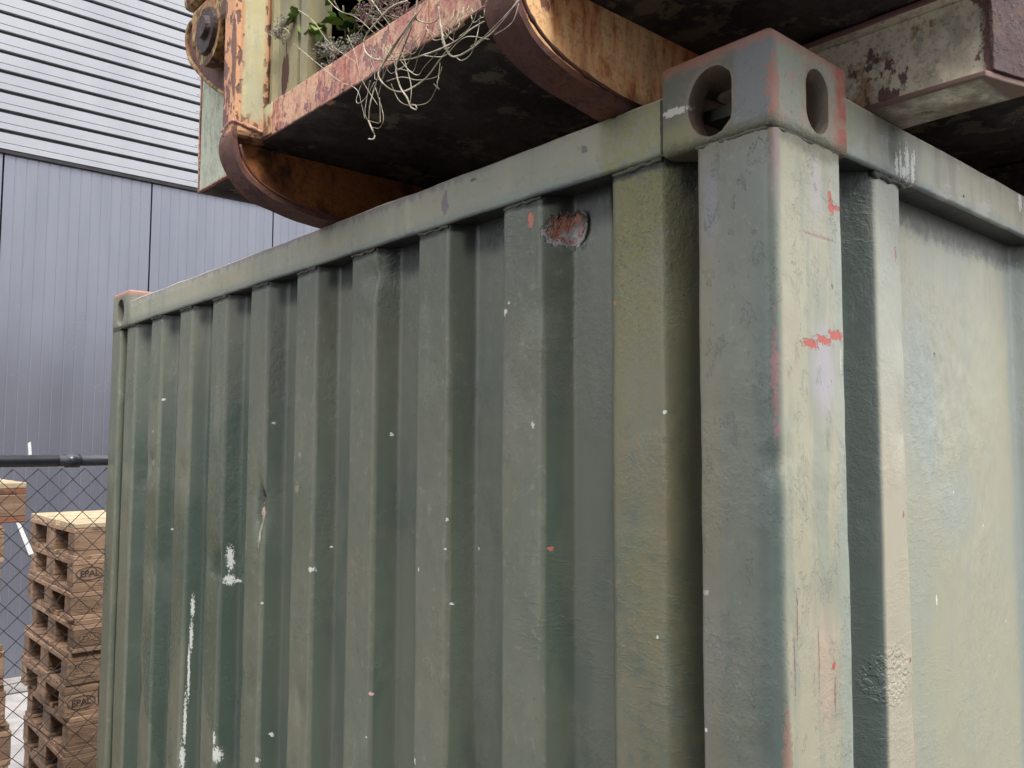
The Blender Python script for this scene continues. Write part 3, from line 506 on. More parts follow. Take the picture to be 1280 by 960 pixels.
def end_prof(y):
    t = y-.253; k = math.floor(t/.229); u = t-k*.229          # u = 0 at the left edge of the flat, going away from the camera is +
    # order along +y: flat [-.085,0] slope [0,.034] recess [.034,.110] slope [.110,.144]
    if u < .034: d = u/.034
    elif u < .110: d = 1
    elif u < .144: d = 1-(u-.110)/.034
    else: d = 0
    return d
def side_prof(x):
    u = (x-.266) % .645
    if u < .078: return 0
    if u < .108: return (u-.078)/.030
    if u < .612: return 1
    return 1-(u-.612)/.033
def smoothed(f, t, r):
    return sum(f(t+r*k/3)*w_ for k, w_ in ((-3, .06), (-2, .12), (-1, .2), (0, .24), (1, .2), (2, .12), (3, .06)))
DENTS = [(.871, 2.275, .028, .022, .011), (.40, 2.15, .02, .03, .004), (1.33, 1.81, .020, .06, .016), (2.05, 1.89, .03, .035, .009), (2.2, 1.86, .03, .08, .010), (1.8, 1.88, .03, .03, .006),
         (1.57, 1.66, .05, .05, .010), (2.15, 1.45, .05, .09, .010), (2.0, 1.62, .04, .10, .007), (1.36, 1.42, .03, .05, .006), (.44, 2.03, .03, .03, .003), (.66, 2.08, .03, .05, .003),
         (.60, 1.38, .05, .07, .005), (1.12, 1.42, .03, .04, .006), (2.1, 1.25, .03, .06, .008), (.89, 1.28, .03, .05, .006), (1.9, 1.33, .03, .05, .006), (.2, 1.45, .05, .1, .004), (.7, 2.2, .03, .02, .003)]
def wall_mesh(along, depth_of, a, b, z0, z1, stepf, zstep, place, dents, warp):
    ts = []; t = a
    while t < b: ts.append(t); t += stepf(t)
    ts.append(b)
    zs = []; z = z0
    while z < z1: zs.append(z); z += (zstep if z > 1.0 else .08)
    zs.append(z1)
    bm = bmesh.new(); rows = []
    for z in zs:
        row = []
        for t in ts:
            d = depth_of(t)
            q = Vector((t*2.1, z*1.6, 4.4)); wv = mnoise.noise(q)*warp+mnoise.noise(q*4.1)*warp*.45+mnoise.noise(Vector((t*40, z*14, 1)))*.0004
            for (c, cz, r1, r2, am) in dents:
                e2 = ((t-c)/r1)**2+((z-cz)/r2)**2
                if e2 < 6: wv += am*math.exp(-e2)*(1+.5*mnoise.noise(Vector((t*60, z*60, 0))))
            tt = t+mnoise.noise(Vector((math.floor(t/.11), z*3.5, 7.7)))*.0016*(1 if 0 < d < 1 or True else 0)
            row.append(bm.verts.new(place(tt, d, wv, z)))
        rows.append(row)
    for r0, r1 in zip(rows, rows[1:]):
        for i in range(len(ts)-1): bm.faces.new((r0[i], r0[i+1], r1[i+1], r1[i]))
    return bm
DE = .038
bm = wall_mesh('y', lambda t: smoothed(end_prof, t, .0042), .098, 2.345, .16, 2.334, lambda t: .003 if t < 1.2 else .0045, .014,
               lambda t, d, wv, z: (.010+DE*d+wv+(0 if z < 2.28 else -wv*(z-2.28)/.06), t, z), DENTS, .0022)
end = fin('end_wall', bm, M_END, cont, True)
SD = [(.33, 1.98, .02, .05, .006), (.30, 1.66, .02, .04, .004), (.55, 2.05, .12, .16, .007), (.34, 1.6, .012, .03, .004), (.335, 2.11, .012, .03, .003), (.7, 1.8, .1, .3, .004), (.34, 1.85, .012, .06, .003)]
bm = wall_mesh('x', lambda t: smoothed(side_prof, t, .006), .12, LX-.12, .16, 2.334, lambda t: .0045 if t < 1.1 else .02, .014,
               lambda t, d, wv, z: (t, .010+.040*d+wv*.8, z), SD, .0022)
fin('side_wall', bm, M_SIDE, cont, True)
bm = bmesh.new(); box(bm, .15, LX-.15, 2.38, 2.41, .16, 2.33); box(bm, LX-.06, LX-.03, .11, 2.33, .16, 2.33); fin('far_wall', bm, M_ROOF, cont)
bm = bmesh.new(); box(bm, .055, LX-.06, .055, 2.40, 2.372, 2.388); fin('roof', bm, M_ROOF, cont)
# a thin curled lip of torn steel at the flaked patch
bm = bmesh.new(); tube(bm, [(.0465, .352, 2.250), (.0462, .341, 2.257), (.0458, .335, 2.272), (.0455, .336, 2.290), (.044, .341, 2.300)], .0016, 6, 5, lambda t, p: .0008+.0014*math.sin(math.pi*t))
tag(fin('torn_lip', bm, M_END, cont, True), 'curled lip of torn steel beside the rusty patch')

# rails
def railbar(x0, x1, y0, y1, name):
    bm = bmesh.new(); rough_box(bm, x0, x1, y0, y1, 2.326, 2.402, .022, .0016, 9, .005); return fin(name, bm, M_RAIL, cont, True)
railbar(.003, .060, .158, 2.28, 'top_rail')
bm = bmesh.new(); rough_box(bm, .174, 1.7, .003, .060, 2.326, 2.4025, .022, .0014, 9, .005); box(bm, 1.7, LX-.17, .003, .060, 2.326, 2.4025, .004); fin('top_rail', bm, M_RAIL, cont, True)
bm = bmesh.new(); box(bm, .17, LX-.17, 2.378, 2.435, 2.326, 2.402, .004); fin('top_rail', bm, M_RAIL, cont)
bm = bmesh.new(); box(bm, .003, .08, .10, 2.34, .02, .17, .004); fin('bottom_rail', bm, M_END, cont)
bm = bmesh.new(); box(bm, .15, LX-.16, .003, .08, .02, .17, .004); fin('bottom_rail', bm, M_SIDE, cont)

# corner posts: rounded hollow sections with an uneven, hammered surface
def post(x0, x1, y0, y1, rnear, mat):
    bm = bmesh.new(); cs = []
    def arc(cx, cy, r, a0):
        return [(cx+r*math.cos(R_(a0+90*k/6)), cy+r*math.sin(R_(a0+90*k/6))) for k in range(7)]
    cs = arc(x0+rnear, y0+rnear, rnear, 180)
    r = .005
    def seg(p, q, n): return [(p[0]+(q[0]-p[0])*i/n, p[1]+(q[1]-p[1])*i/n) for i in range(1, n)]
    a = arc(x1-r, y0+r, r, 270); b = arc(x1-r, y1-r, r, 0); c = arc(x0+r, y1-r, r, 90)
    loop = cs+seg(cs[-1], a[0], 22)+a+seg(a[-1], b[0], 6)+b+seg(b[-1], c[0], 6)+c+seg(c[-1], cs[0], 14)
    rows = []; z = .1
    while z < 2.322:
        row = []
        for (x, y) in loop:
            v = Vector((x, y, z)); o = mnoise.noise_vector(v*8)*.0012+mnoise.noise_vector(v*26)*.0006
            if x0 < .01:
                e2 = ((y-.008)/.014)**2+((z-1.932)/.016)**2+((x-.0)/.03)**2
                o += Vector((.0045, .002, 0))*math.exp(-e2)
            row.append(bm.verts.new(v+o))
        rows.append(row); z += .012 if z > 1.2 else .1
    n = len(loop)
    for r0, r1 in zip(rows, rows[1:]):
        for i in range(n): bm.faces.new((r0[i], r0[(i+1) % n], r1[(i+1) % n], r1[i]))
    return fin('corner_post', bm, mat, cont, True)
post(.0015, .158, .0015, .1075, .015, M_POST)
post(.0015, .158, 2.350, 2.4365, .012, M_END)
bm = bmesh.new(); box(bm, LX-.16, LX-.002, .002, .11, .1, 2.32, .004); fin('corner_post', bm, M_SIDE, cont)
bm = bmesh.new(); box(bm, LX-.16, LX-.002, 2.33, 2.436, .1, 2.32, .004); fin('corner_post', bm, M_SIDE, cont)

# corner castings: hollow blocks with real openings
def apply_bool(o, cutters):
    for c in cutters:
        md = o.modifiers.new('b', 'BOOLEAN'); md.operation = 'DIFFERENCE'; md.object = c; md.solver = 'EXACT'
    dg = bpy.context.evaluated_depsgraph_get(); dg.update()
    me = bpy.data.meshes.new_from_object(o.evaluated_get(dg)); o.modifiers.clear(); old = o.data; o.data = me
    for c in cutters: bpy.data.objects.remove(c, do_unlink=True)
def cutter(poly, ax, a, b):
    bm = bmesh.new(); prism(bm, poly, ax, a, b); return fin('cut', bm, M_BLACK)
def stad(cu, cv, hw, hh, n=14):
    r = hw; pts = []
    for k in range(n+1): a = math.pi*k/n; pts.append((cu+r*math.cos(a), cv+(hh-r)+r*math.sin(a)))
    for k in range(n+1): a = math.pi+math.pi*k/n; pts.append((cu+r*math.cos(a), cv-(hh-r)+r*math.sin(a)))
    return pts
def shield(cu, cv, flip=1):
    # round on one side, straight on the other
    pts = [(-.032, .020), (-.030, .029)]
    for k in range(0, 19):
        a = R_(112-k*224/18); pts.append((.036*math.cos(a)-.004 if False else -.004+.036*math.cos(a), .0435*math.sin(a)))
    pts += [(-.030, -.029), (-.032, -.020)]
    return [(cu+flip*u, cv+v) for u, v in pts]
def casting(x0, sx, y0, sy, stad_in_x=True, zb=2.320):
    """x0,y0 outer corner; sx,sy point inwards"""
    xa, xb = sorted((x0, x0+sx*.178)); ya, yb = sorted((y0, y0+sy*.162))
    bm = bmesh.new(); box(bm, xa, xb, ya, yb, zb, H, .0075, 3)
    o = fin('corner_casting', bm, M_CAST)
    t = .029
    cs = [cutter([(xa+t, ya+t), (xb-t, ya+t), (xb-t, yb-t), (xa+t, yb-t)], 2, zb+.02, H-t)]
    cs.append(cutter(stad(x0+sx*.1015, 2.374, .0265, .0405), 1, *sorted((y0-sy*.02, y0+sy*.06))))
    cs.append(cutter(shield(y0+sy*.086, 2.372, sy), 0, *sorted((x0-sx*.02, x0+sx*.06))))
    cs.append(cutter([(x0+sx*.089+p*.9, y0+sy*.081+q*.9) for p, q in stad(0, 0, .03, .055)], 2, H-.05, H+.05))
    apply_bool(o, cs)
    bm = bmesh.new(); bm.from_mesh(o.data); o.data.materials.clear(); old = o
    # soften the rims of the openings
    es = [ed for ed in bm.edges if len(ed.link_faces) == 2 and ed.calc_face_angle(0) > .9]
    try: bmesh.ops.bevel(bm, geom=es, offset=.0035, segments=2, profile=.5, affect='EDGES', clamp_overlap=True)
    except Exception: pass
    o2 = fin('corner_casting', bm, M_CAST, cont, False); bpy.data.objects.remove(old, do_unlink=True)
    for p in o2.data.polygons: p.use_smooth = True
    o2.data.set_sharp_from_angle(angle=R_(50))
    return o2
casting(0, 1, 0, 1); casting(0, 1, H, -1); casting(LX, -1, 0, 1); casting(LX, -1, H, -1)

# weld beads: under the casting, and where rib heads meet the rails
def bead(pts, r, mat=M_WELD, sm=5):
    bm = bmesh.new()
    tube(bm, pts, r, 8, sm, lambda t, p: r*(.75+.5*abs(mnoise.noise(p*70))))
    for v in bm.verts: v.co += mnoise.noise_vector(v.co*150)*r*.22
    return fin('weld_bead', bm, mat, cont, True)
rw = random.Random(2)
bead([(.004+rw.uniform(-.001, .001), .1085-i*.0105, 2.3200+rw.uniform(-.0009, .0009)) for i in range(10)]+[(.009, .009, 2.3195)]+[(.02+i*.0135, .004+rw.uniform(-.001, .001), 2.3200+rw.uniform(-.0009, .0009)) for i in range(11)], .0036)
bead([(.004, 2.350+i*.009, 2.3195+rw.uniform(-.0015, .0015)) for i in range(10)], .004)
for k in range(10):
    yl = .253+.229*k
    bead([(.010+rw.uniform(-.0012, .0012), yl-.086+i*.0106, 2.3225+rw.uniform(-.002, .002)) for i in range(9)], .0030 if k else .0042)
bead([(.262+i*.009, .010+rw.uniform(-.0015, .0015), 2.3225+rw.uniform(-.0025, .0025)) for i in range(11)], .005)
bead([(.004, .1625, 2.328+i*.007) for i in range(11)], .0028)

# ================================================================ the rusty steel skip standing on top of the container
skip = empty('rusty_steel_skip', (0, .63, 2.402), 'rusty open steel skip on curved runners standing on the container roof', 'skip')
ZD = 2.532
PROF0 = [(-.192, 2.562), (-.204, 2.556), (-.211, 2.540), (-.212, 2.520), (-.206, 2.492), (-.194, 2.468), (-.174, 2.448), (-.146, 2.432), (-.112, 2.421), (-.070, 2.412), (-.020, 2.405), (.03, 2.402)]
def fine_path(P, n=4):
    Q = []
    for i in range(len(P)-1):
        a, b, c, d = [Vector(P[k]) for k in (max(i-1, 0), i, i+1, min(i+2, len(P)-1))]
        for k in range(n):
            t = k/n; v = .5*((2*b)+(c-a)*t+(2*a-5*b+4*c-d)*t*t+(3*b-a-3*c+d)*t**3); Q.append((v.x, v.y))
    return Q+[P[-1]]
PROF = fine_path(PROF0)
def runner(yn, yf, rec, wm):
    """curved bottom plate (yn..yf wide) with a web set just behind its near edge"""
    out = PROF+[(3.4, 2.402)]; T = .009
    inn = []
    for i, (x, z) in enumerate(out):
        a = Vector(out[max(0, i-1)]); b = Vector(out[min(len(out)-1, i+1)]); d = (b-a).normalized(); nrm = Vector((-d.y, d.x)); inn.append((x+nrm.x*T, z+nrm.y*T))
    bm = bmesh.new(); t = bmesh.new(); prism(t, out+inn[::-1], 1, yn, yf)
    for i in range(1, 5):
        bmesh.ops.bisect_plane(t, geom=t.verts[:]+t.edges[:]+t.faces[:], plane_co=(0, yn+(yf-yn)*i/5, 0), plane_no=(0, 1, 0))
    for v in t.verts: v.co += mnoise.noise_vector(v.co*22)*.0022
    me = bpy.data.meshes.new('t'); t.to_mesh(me); t.free(); bm.from_mesh(me)
    r = fin('skid_runner', bm, M_RDARK, skip, True); r.data.set_sharp_from_angle(angle=R_(40))
    # web: fills the profile up to the deck
    bm = bmesh.new(); poly = [(x+.004, z+.003) for x, z in PROF[10:]]+[(3.38, 2.406), (3.38, ZD), (-.10, ZD), (-.2065, ZD)]
    prism(bm, poly, 1, yn+rec, yf-.006)
    o = fin('runner_web', bm, wm, skip, False)
    return r
runner(.218, .272, .006, M_RWEB); runner(1.004, 1.068, .034, M_RWEBD)
# folded lip of scale along the web foot of the near runner
bm = bmesh.new(); tube(bm, [(x+.012, .2175, z+.010) for x, z in PROF[14::4]]+[(.12, .2175, 2.412)], .0035, 6, 4, lambda t, p: .0022+.0022*abs(mnoise.noise(p*60))); fin('weld_bead', bm, M_RDARK, skip, True)
bm = bmesh.new(); tube(bm, [(x+.012, 1.0035, z+.010) for x, z in PROF[14::4]]+[(.12, 1.0035, 2.412)], .0035, 6, 4, lambda t, p: .0022+.0022*abs(mnoise.noise(p*60))); fin('weld_bead', bm, M_RDARK, skip, True)
# deck with its underside of flaking scale
bm = bmesh.new()
nx, ny = 120, 64; g = []
for i in range(nx+1):
    row = []
    for j in range(ny+1):
        x = -.15+i/nx*3.6; y = -.16+j/ny*1.585; x = max(x, -.106) if y > 1.055 else x; v = Vector((x*6, y*9, 2))
        row.append(bm.verts.new((x, y, ZD+.003+mnoise.noise(v)*.004+max(0, mnoise.noise(v*2.2)-.1)*-.012)))
    g.append(row)
for i in range(nx):
    for j in range(ny): bm.faces.new((g[i][j], g[i][j+1], g[i+1][j+1], g[i+1][j]))
r = bmesh.ops.extrude_face_region(bm, geom=bm.faces[:])
for v in r['geom']:
    if isinstance(v, bmesh.types.BMVert): v.co.z = ZD+.022
fin('deck', bm, M_RDECK, skip, True)
# cross members: channel beams across the deck, first one sticks out over the long side
def cross(x, wd=.098, y0=-.140, mat=M_RBEAM):
    bm = bmesh.new()
    rough_box(bm, x+.020, x+.027, y0+.003, 1.40, 2.414, 2.523, .03, .0010, 10, .001)       # web
    rough_box(bm, x-.004, x+wd, y0, 1.40, 2.405, 2.4135, .03, .0010, 10, .002)         # bottom flange
    rough_box(bm, x-.004, x+wd, y0, 1.40, 2.5235, 2.531, .03, .0010, 10, .002)          # top flange
    for v in bm.verts:
        if v.co.y < -.1: v.co.y -= max(0, v.co.x-x)*.28
    return fin('cross_beam', bm, mat, skip, False)
cross(.256); 
bm = bmesh.new(); rough_box(bm, .262, .350, -.1435, -.1385, 2.4137, 2.5233, .008, .0014, 40, .001); [setattr(v.co, 'y', v.co.y-max(0, v.co.x-.256)*.28) for v in bm.verts]; fin('beam_end_plate', bm, M_REND, skip, False)
cross(1.05, mat=M_RDECK); cross(1.85, mat=M_RDECK); cross(2.65, mat=M_RDECK)
bm = bmesh.new(); rough_box(bm, .40, 3.3, .62, .70, 2.45, 2.53, .04, .002, 10, .002); fin('cross_beam', bm, M_RDECK, skip, False)

# front edge of the skip
bm = bmesh.new(); rough_box(bm, -.152, -.140, .272, 1.012, 2.536, 2.601, .018, .0015, 16, .002)
for yy in (.46, .70, .945): rough_box(bm, -.1555, -.1515, yy, yy+.004, 2.540, 2.597, .02, .0006, 16, .0005)
fin('front_beam', bm, M_RPINK, skip, False)
bm = bmesh.new(); rough_box(bm, -.151, -.085, .275, .98, 2.5885, 2.6005, .03, .0015, 16, .001); rough_box(bm, -.092, -.082, .275, .98, 2.590, 2.662, .03, .0015, 16, .002); fin('front_ledge', bm, M_RBROWN, skip, False)
bm = bmesh.new(); rough_box(bm, -.2115, -.136, 1.002, 1.066, 2.533, 3.35, .02, .0012, 12, .010); fin('corner_upright', bm, M_RPOST, skip, False)
bm = bmesh.new(); rough_box(bm, -.2115, -.136, .216, .270, 2.558, 3.35, .02, .0012, 12, .010); fin('corner_upright', bm, M_RPOST, skip, False)
# torn rim where the upright stands on the runner
bm = bmesh.new(); tube(bm, [(-.208, 1.066, 2.557), (-.2100, 1.03, 2.560), (-.2095, 1.004, 2.558), (-.18, 1.0015, 2.553), (-.15, 1.002, 2.549), (-.13, 1.0, 2.543)], .004, 8, 8, lambda t, p: .0026+.003*abs(mnoise.noise(p*70))); [setattr(v, 'co', v.co+mnoise.noise_vector(v.co*90)*.002) for v in bm.verts]; fin('weld_bead', bm, M_RPINK, skip, True)
# ribbed side panel beside the upright
bm = bmesh.new()
pr = [(1.02, -.115), (1.006, -.118), (1.001, -.146), (.976, -.150), (.972, -.146), (.968, -.141), (.893, -.141), (.889, -.128), (.881, -.128), (.877, -.143), (.850, -.143), (.848, -.100), (.84, -.1)]
zs = [2.602+.03*i for i in range(26)]
rows = [[bm.verts.new(Vector((x, y, z))+mnoise.noise_vector(Vector((x, y, z))*14)*.0014) for y, x in pr] for z in zs]
for r0, r1 in zip(rows, rows[1:]):
    for i in range(len(pr)-1): bm.faces.new((r0[i], r0[i+1], r1[i+1], r1[i]))
bmesh.ops.solidify(bm, geom=bm.faces[:], thickness=.003)
fin('ribbed_panel', bm, M_RPOST, skip, False)
bm = bmesh.new(); rough_box(bm, -.1545, -.1525, .965, 1.004, 2.538, 2.60, .02, .0012, 16, .003); fin('panel_foot', bm, M_RPOST, skip, False)
# pale end plate beyond the upright and the box behind it
bm = bmesh.new(); rough_box(bm, -.112, -.104, 1.04, 1.425, 2.540, 3.35, .03, .0010, 9, .001); fin('end_plate', bm, M_RPALE, skip, False)
bm = bmesh.new(); rough_box(bm, -.115, -.101, 1.425, 1.4315, 2.535, 3.35, .03, .0014, 20, .001); rough_box(bm, -.114, -.100, 1.07, 1.431, 2.536, 2.5395, .03, .0014, 20, .001); fin('plate_edge', bm, M_RPINK, skip, False)
bm = bmesh.new(); box(bm, -.10, 3.4, 1.40, 1.42, 2.56, 3.3); box(bm, -.10, 3.4, -.15, -.13, 2.56, 3.3); box(bm, .55, .57, -.13, 1.40, 2.56, 3.3); fin('skip_wall', bm, M_RINNER, skip)
bm = bmesh.new(); box(bm, -.10, .55, .0, 1.40, 3.05, 3.07); fin('shade_lid', bm, M_RINNER, skip)  # unseen lid added to keep the inside dark
bm = bmesh.new(); rough_box(bm, -.13, -.105, .20, .985, 2.86, 2.93, .03, .002, 16, .004); tag(fin('upper_beam', bm, M_RINNER, skip, False))
# hinge bracket: shaped lug with a knuckle and pin
bm = bmesh.new()
lug = [(1.034, 2.60), (1.034, 3.05), (1.20, 3.05), (1.255, 2.90), (1.30, 2.885), (1.372, 2.903), (1.394, 2.896), (1.398, 2.87), (1.382, 2.825), (1.325, 2.775), (1.275, 2.737), (1.18, 2.680), (1.09, 2.635)]
prism(bm, lug, 0, -.158, -.144)
br = fin('hinge_bracket', bm, M_RDARK, skip)
bm = bmesh.new(); tube(bm, [(-.158, y, z) for y, z in [(1.345, 2.895), (1.372, 2.908), (1.396, 2.897), (1.399, 2.868), (1.380, 2.824), (1.322, 2.774), (1.27, 2.735), (1.18, 2.680), (1.10, 2.64), (1.04, 2.602)]], .007, 6, 4, lambda t, p: .0085-.005*t); fin('bracket_rim', bm, M_RKNUC, br, True)
bm = bmesh.new()
box(bm, -.196, -.150, 1.085, 1.285, 2.800, 2.885, .012); box(bm, -.205, -.140, 1.075, 1.315, 2.893, 3.05, .016)
bmesh.ops.create_cone(bm, cap_ends=True, segments=24, radius1=.064, radius2=.062, depth=.036, matrix=Matrix.Translation((-.176, 1.190, 2.800)) @ Matrix.Rotation(R_(90), 4, 'Y'))
fin('hinge_knuckle', bm, M_RKNUC, br)
bm = bmesh.new()
bmesh.ops.create_cone(bm, cap_ends=True, segments=28, radius1=.047, radius2=.050, depth=.010, matrix=Matrix.Translation((-.198, 1.185, 2.805)) @ Matrix.Rotation(R_(90), 4, 'Y'))
bmesh.ops.create_cone(bm, cap_ends=True, segments=20, radius1=.022, radius2=.026, depth=.010, matrix=Matrix.Translation((-.2075, 1.180, 2.808)) @ Matrix.Rotation(R_(90), 4, 'Y'))
for v in bm.verts: v.co += mnoise.noise_vector(v.co*60)*.002
fin('hinge_pin', bm, M_PIN, br)

# ================================================================ growth in the skip
vines = bmesh.new()
for r, pts in WIRES:
    tube(vines, pts, r, 6, 6, (lambda r_: (lambda t, p: r_*(.78-.35*t)*(.8+.5*abs(mnoise.noise(p*40)))))(r))
tag(fin('dry_vines', vines, M_VINE, None, True), 'tangle of pale dry vine stems hanging over the pink rusty beam', 'vines')
def leaf(bm, p, d, size, wid=.55, teeth=True, curl=.3):
    d = d.normalized(); s = d.cross(Vector((.2, .1, 1))).normalized(); u = s.cross(d)
    L = []; Rr = []; n = 7
    for i in range(n+1):
        t = i/n; w_ = size*wid*.5*math.sin(math.pi*min(1, t*.92+.06))**.8*(1+(.22 if i % 2 else -.08)*teeth)
        c = p+d*size*t+u*(-curl*size*t*t)
        L.append(bm.verts.new(c+s*w_+u*w_*.25)); Rr.append(bm.verts.new(c-s*w_+u*w_*.25)); 
        mid = bm.verts.new(c)
        if i:
            bm.faces.new((pm, mid, L[-1], L[-2])); bm.faces.new((Rr[-2], Rr[-1], mid, pm))
        pm = mid
def leafy(root, tips, mat, label, seed, size=(.018, .030), nl=5, wid=.7):
    rr = random.Random(seed); t = empty('leafy_plant', root, label, 'plant')
    st = bmesh.new(); lf = bmesh.new(); rt = Vector(root)
    for tip in tips:
        tp = Vector(tip); mid = (rt+tp)/2+Vector((rr.uniform(-.01, .01), rr.uniform(-.02, .02), .015)); tube(st, [rt, mid, tp], .0014, 5, 4)
        for k in range(nl):
            a = rr.uniform(.45, 1); p = rt.lerp(tp, a) if a < .9 else tp
            d = Vector((rr.uniform(-1, .3), rr.uniform(-1, 1), rr.uniform(-.4, .7))); leaf(lf, p, d, rr.uniform(*size), wid)
    fin('stem', st, M_VINE, t, True); fin('leaf_cluster', lf, mat, t, True)
leafy((-.06, .84, 2.60), [(-.14, .90, 2.745), (-.13, .865, 2.735), (-.12, .80, 2.745), (-.12, .765, 2.72), (-.10, .74, 2.73), (-.13, .84, 2.705)], M_LEAF, 'bright green toothed leaves beside the ribbed panel of the skip', 3, nl=7)
leafy((-.05, .70, 2.62), [(-.10, .71, 2.70), (-.10, .66, 2.69), (-.09, .77, 2.70), (-.08, .62, 2.67)], M_LEAFD, 'dark green leaves deep inside the skip opening', 8, nl=7)
leafy((-.04, .86, 2.58), [(-.10, .86, 2.645), (-.10, .81, 2.65), (-.10, .90, 2.635)], M_LEAFD, 'low dark green leaves just above the left end of the pink beam', 5, (.025, .042), 7, .42)
def heads(root, spots, mat, label, seed, sc=1.0):
    rr = random.Random(seed); t = empty('flowering_plant', root, label, 'plant'); st = bmesh.new(); hd = bmesh.new(); rt = Vector(root)
    for tip in spots:
        tp = Vector(tip); tube(st, [rt+Vector((0, rr.uniform(-.03, .03), 0)), rt.lerp(tp, .5)+Vector((rr.uniform(-.01, .01), rr.uniform(-.02, .02), 0)), tp], .0011, 5, 3)
        for k in range(46):
            o_ = Vector((rr.gauss(0, .008), rr.gauss(0, .010), rr.gauss(0, .005)))*sc
            tube(st, [tp-Vector((0, 0, .01)), tp+o_], .0004, 3)
            bmesh.ops.create_icosphere(hd, subdivisions=1, radius=rr.uniform(.0012, .0026)*sc, matrix=Matrix.Translation(tp+o_))
    fin('stem', st, M_VINE, t, True); fin('flower_head', hd, mat, t)
heads((-.08, .64, 2.60), [(-.12, .68, 2.665), (-.12, .64, 2.66), (-.11, .60, 2.645), (-.12, .57, 2.632), (-.12, .70, 2.685), (-.12, .655, 2.685), (-.11, .62, 2.67)], M_HEAD, 'faded purple pink flower heads behind the pink beam', 4)
heads((-.07, .84, 2.60), [(-.13, .79, 2.655), (-.13, .77, 2.64), (-.12, .74, 2.635), (-.12, .80, 2.625), (-.12, .71, 2.64), (-.12, .83, 2.66)], M_GREYPL, 'grey brown dried flower heads low in the skip opening', 6)
heads((-.150, .905, 2.70), [(-.160, .925, 2.728), (-.160, .915, 2.735), (-.158, .935, 2.72)], M_GREYPL, 'small pale grey tuft of growth clinging to the ribbed panel', 9, .8)

# ================================================================ chain link fence
FY = 2.52
fence = empty('chain_link_fence', (-1.2, FY, 0), 'black chain link fence with a round top rail ending at the container corner', 'fence')
bm = bmesh.new(); tube(bm, [(-3.2, FY, 1.8955), (-.125, FY, 1.8970)], .0192, 20); tube(bm, [(-.16, FY, 1.8970), (.6, FY, 1.8985)], .0180, 20); fin('top_pipe', bm, M_FENCE, fence, True)
bm = bmesh.new(); tube(bm, [(-.105, FY, 1.8970), (-.062, FY, 1.8970)], .0225, 24); fin('pipe_sleeve', bm, M_FENCE, fence, True)
for x in (-3.0, -1.0):
    bm = bmesh.new(); tube(bm, [(x, FY+.035, 0), (x, FY+.035, 1.93)], .024, 16); fin('fence_post', bm, M_FENCE, fence, True)
bm = bmesh.new(); rr = random.Random(5); hw = .035; D = .0352
nn = int(2.3/hw)
for i in range(nn):
    x0 = .32-i*hw*1.0; pts = []; s = i % 2
    k = 0; z = 1.872
    while z > .04:
        side = (k+s) % 2
        pts.append((x0+(hw/2 if side else -hw/2)+rr.uniform(-.0012, .0012)+.004*math.sin(z*5+i*.3), FY-.018+(.0016 if side else -.0016), z)); z -= D; k += 1
    tube(bm, pts, .0017, 5)
fin('wire_mesh', bm, M_WIRE, fence, True)
bm = bmesh.new(); tube(bm, [(-1.0, FY-.022, 1.24), (-.292, FY-.022, 1.215), (-.10, FY-.022, 1.240), (.1, FY-.022, 1.262)], .0012, 5, 3); fin('tension_wire', bm, M_WIRE, fence, True)

# ================================================================ pallets
def make_pallet(name, label, stamp=None, skew=0.0, top=M_WOODN, front=M_WOODN, blockm=M_WOODN, seed=0, group='stacked wooden pallets'):
    """1.2 along x, 0.8 along y, origin at the near left bottom corner"""
    rr = random.Random(seed); t = empty(name, (0, 0, 0), label, 'pallet', group)
    def part(nm, mat, *bx):
        bm = bmesh.new(); j = rr.uniform(-.002, .002)
        rough_box(bm, *bx, .09, .0016, 11, .003); o = fin(nm, bm, mat, t); return o
    for y, w_ in ((0, .145), (.16, .1), (.305, .145+.045), (.53, .1), (.655, .145)):
        part('top_board', top, rr.uniform(0, .008), 1.2-rr.uniform(0, .008), y+rr.uniform(0, .004), y+w_, .122, .144)
    for x in (0, .5275, 1.055): part('cross_board', front, x, x+.145, rr.uniform(0, .004), .8-rr.uniform(0, .004), .100, .1215)
    for y, w_ in ((0, .1), (.3275, .145), (.70, .1)):
        part('bottom_board', front, rr.uniform(0, .006), 1.2, y+rr.uniform(0, .004), y+w_, 0, .0215)
        for x in (0, .5275, 1.055):
            b = part('block', blockm, x+rr.uniform(.001, .005), x+.144, y+(.001 if y < .5 else 0), y+w_-.002, .022, .0995)
            if stamp and y == 0 and x < 1.0: mark(b, x+.072, y-.0006, .061, rr.uniform(-4, 4), t, seed)
    return t
fontme = {}
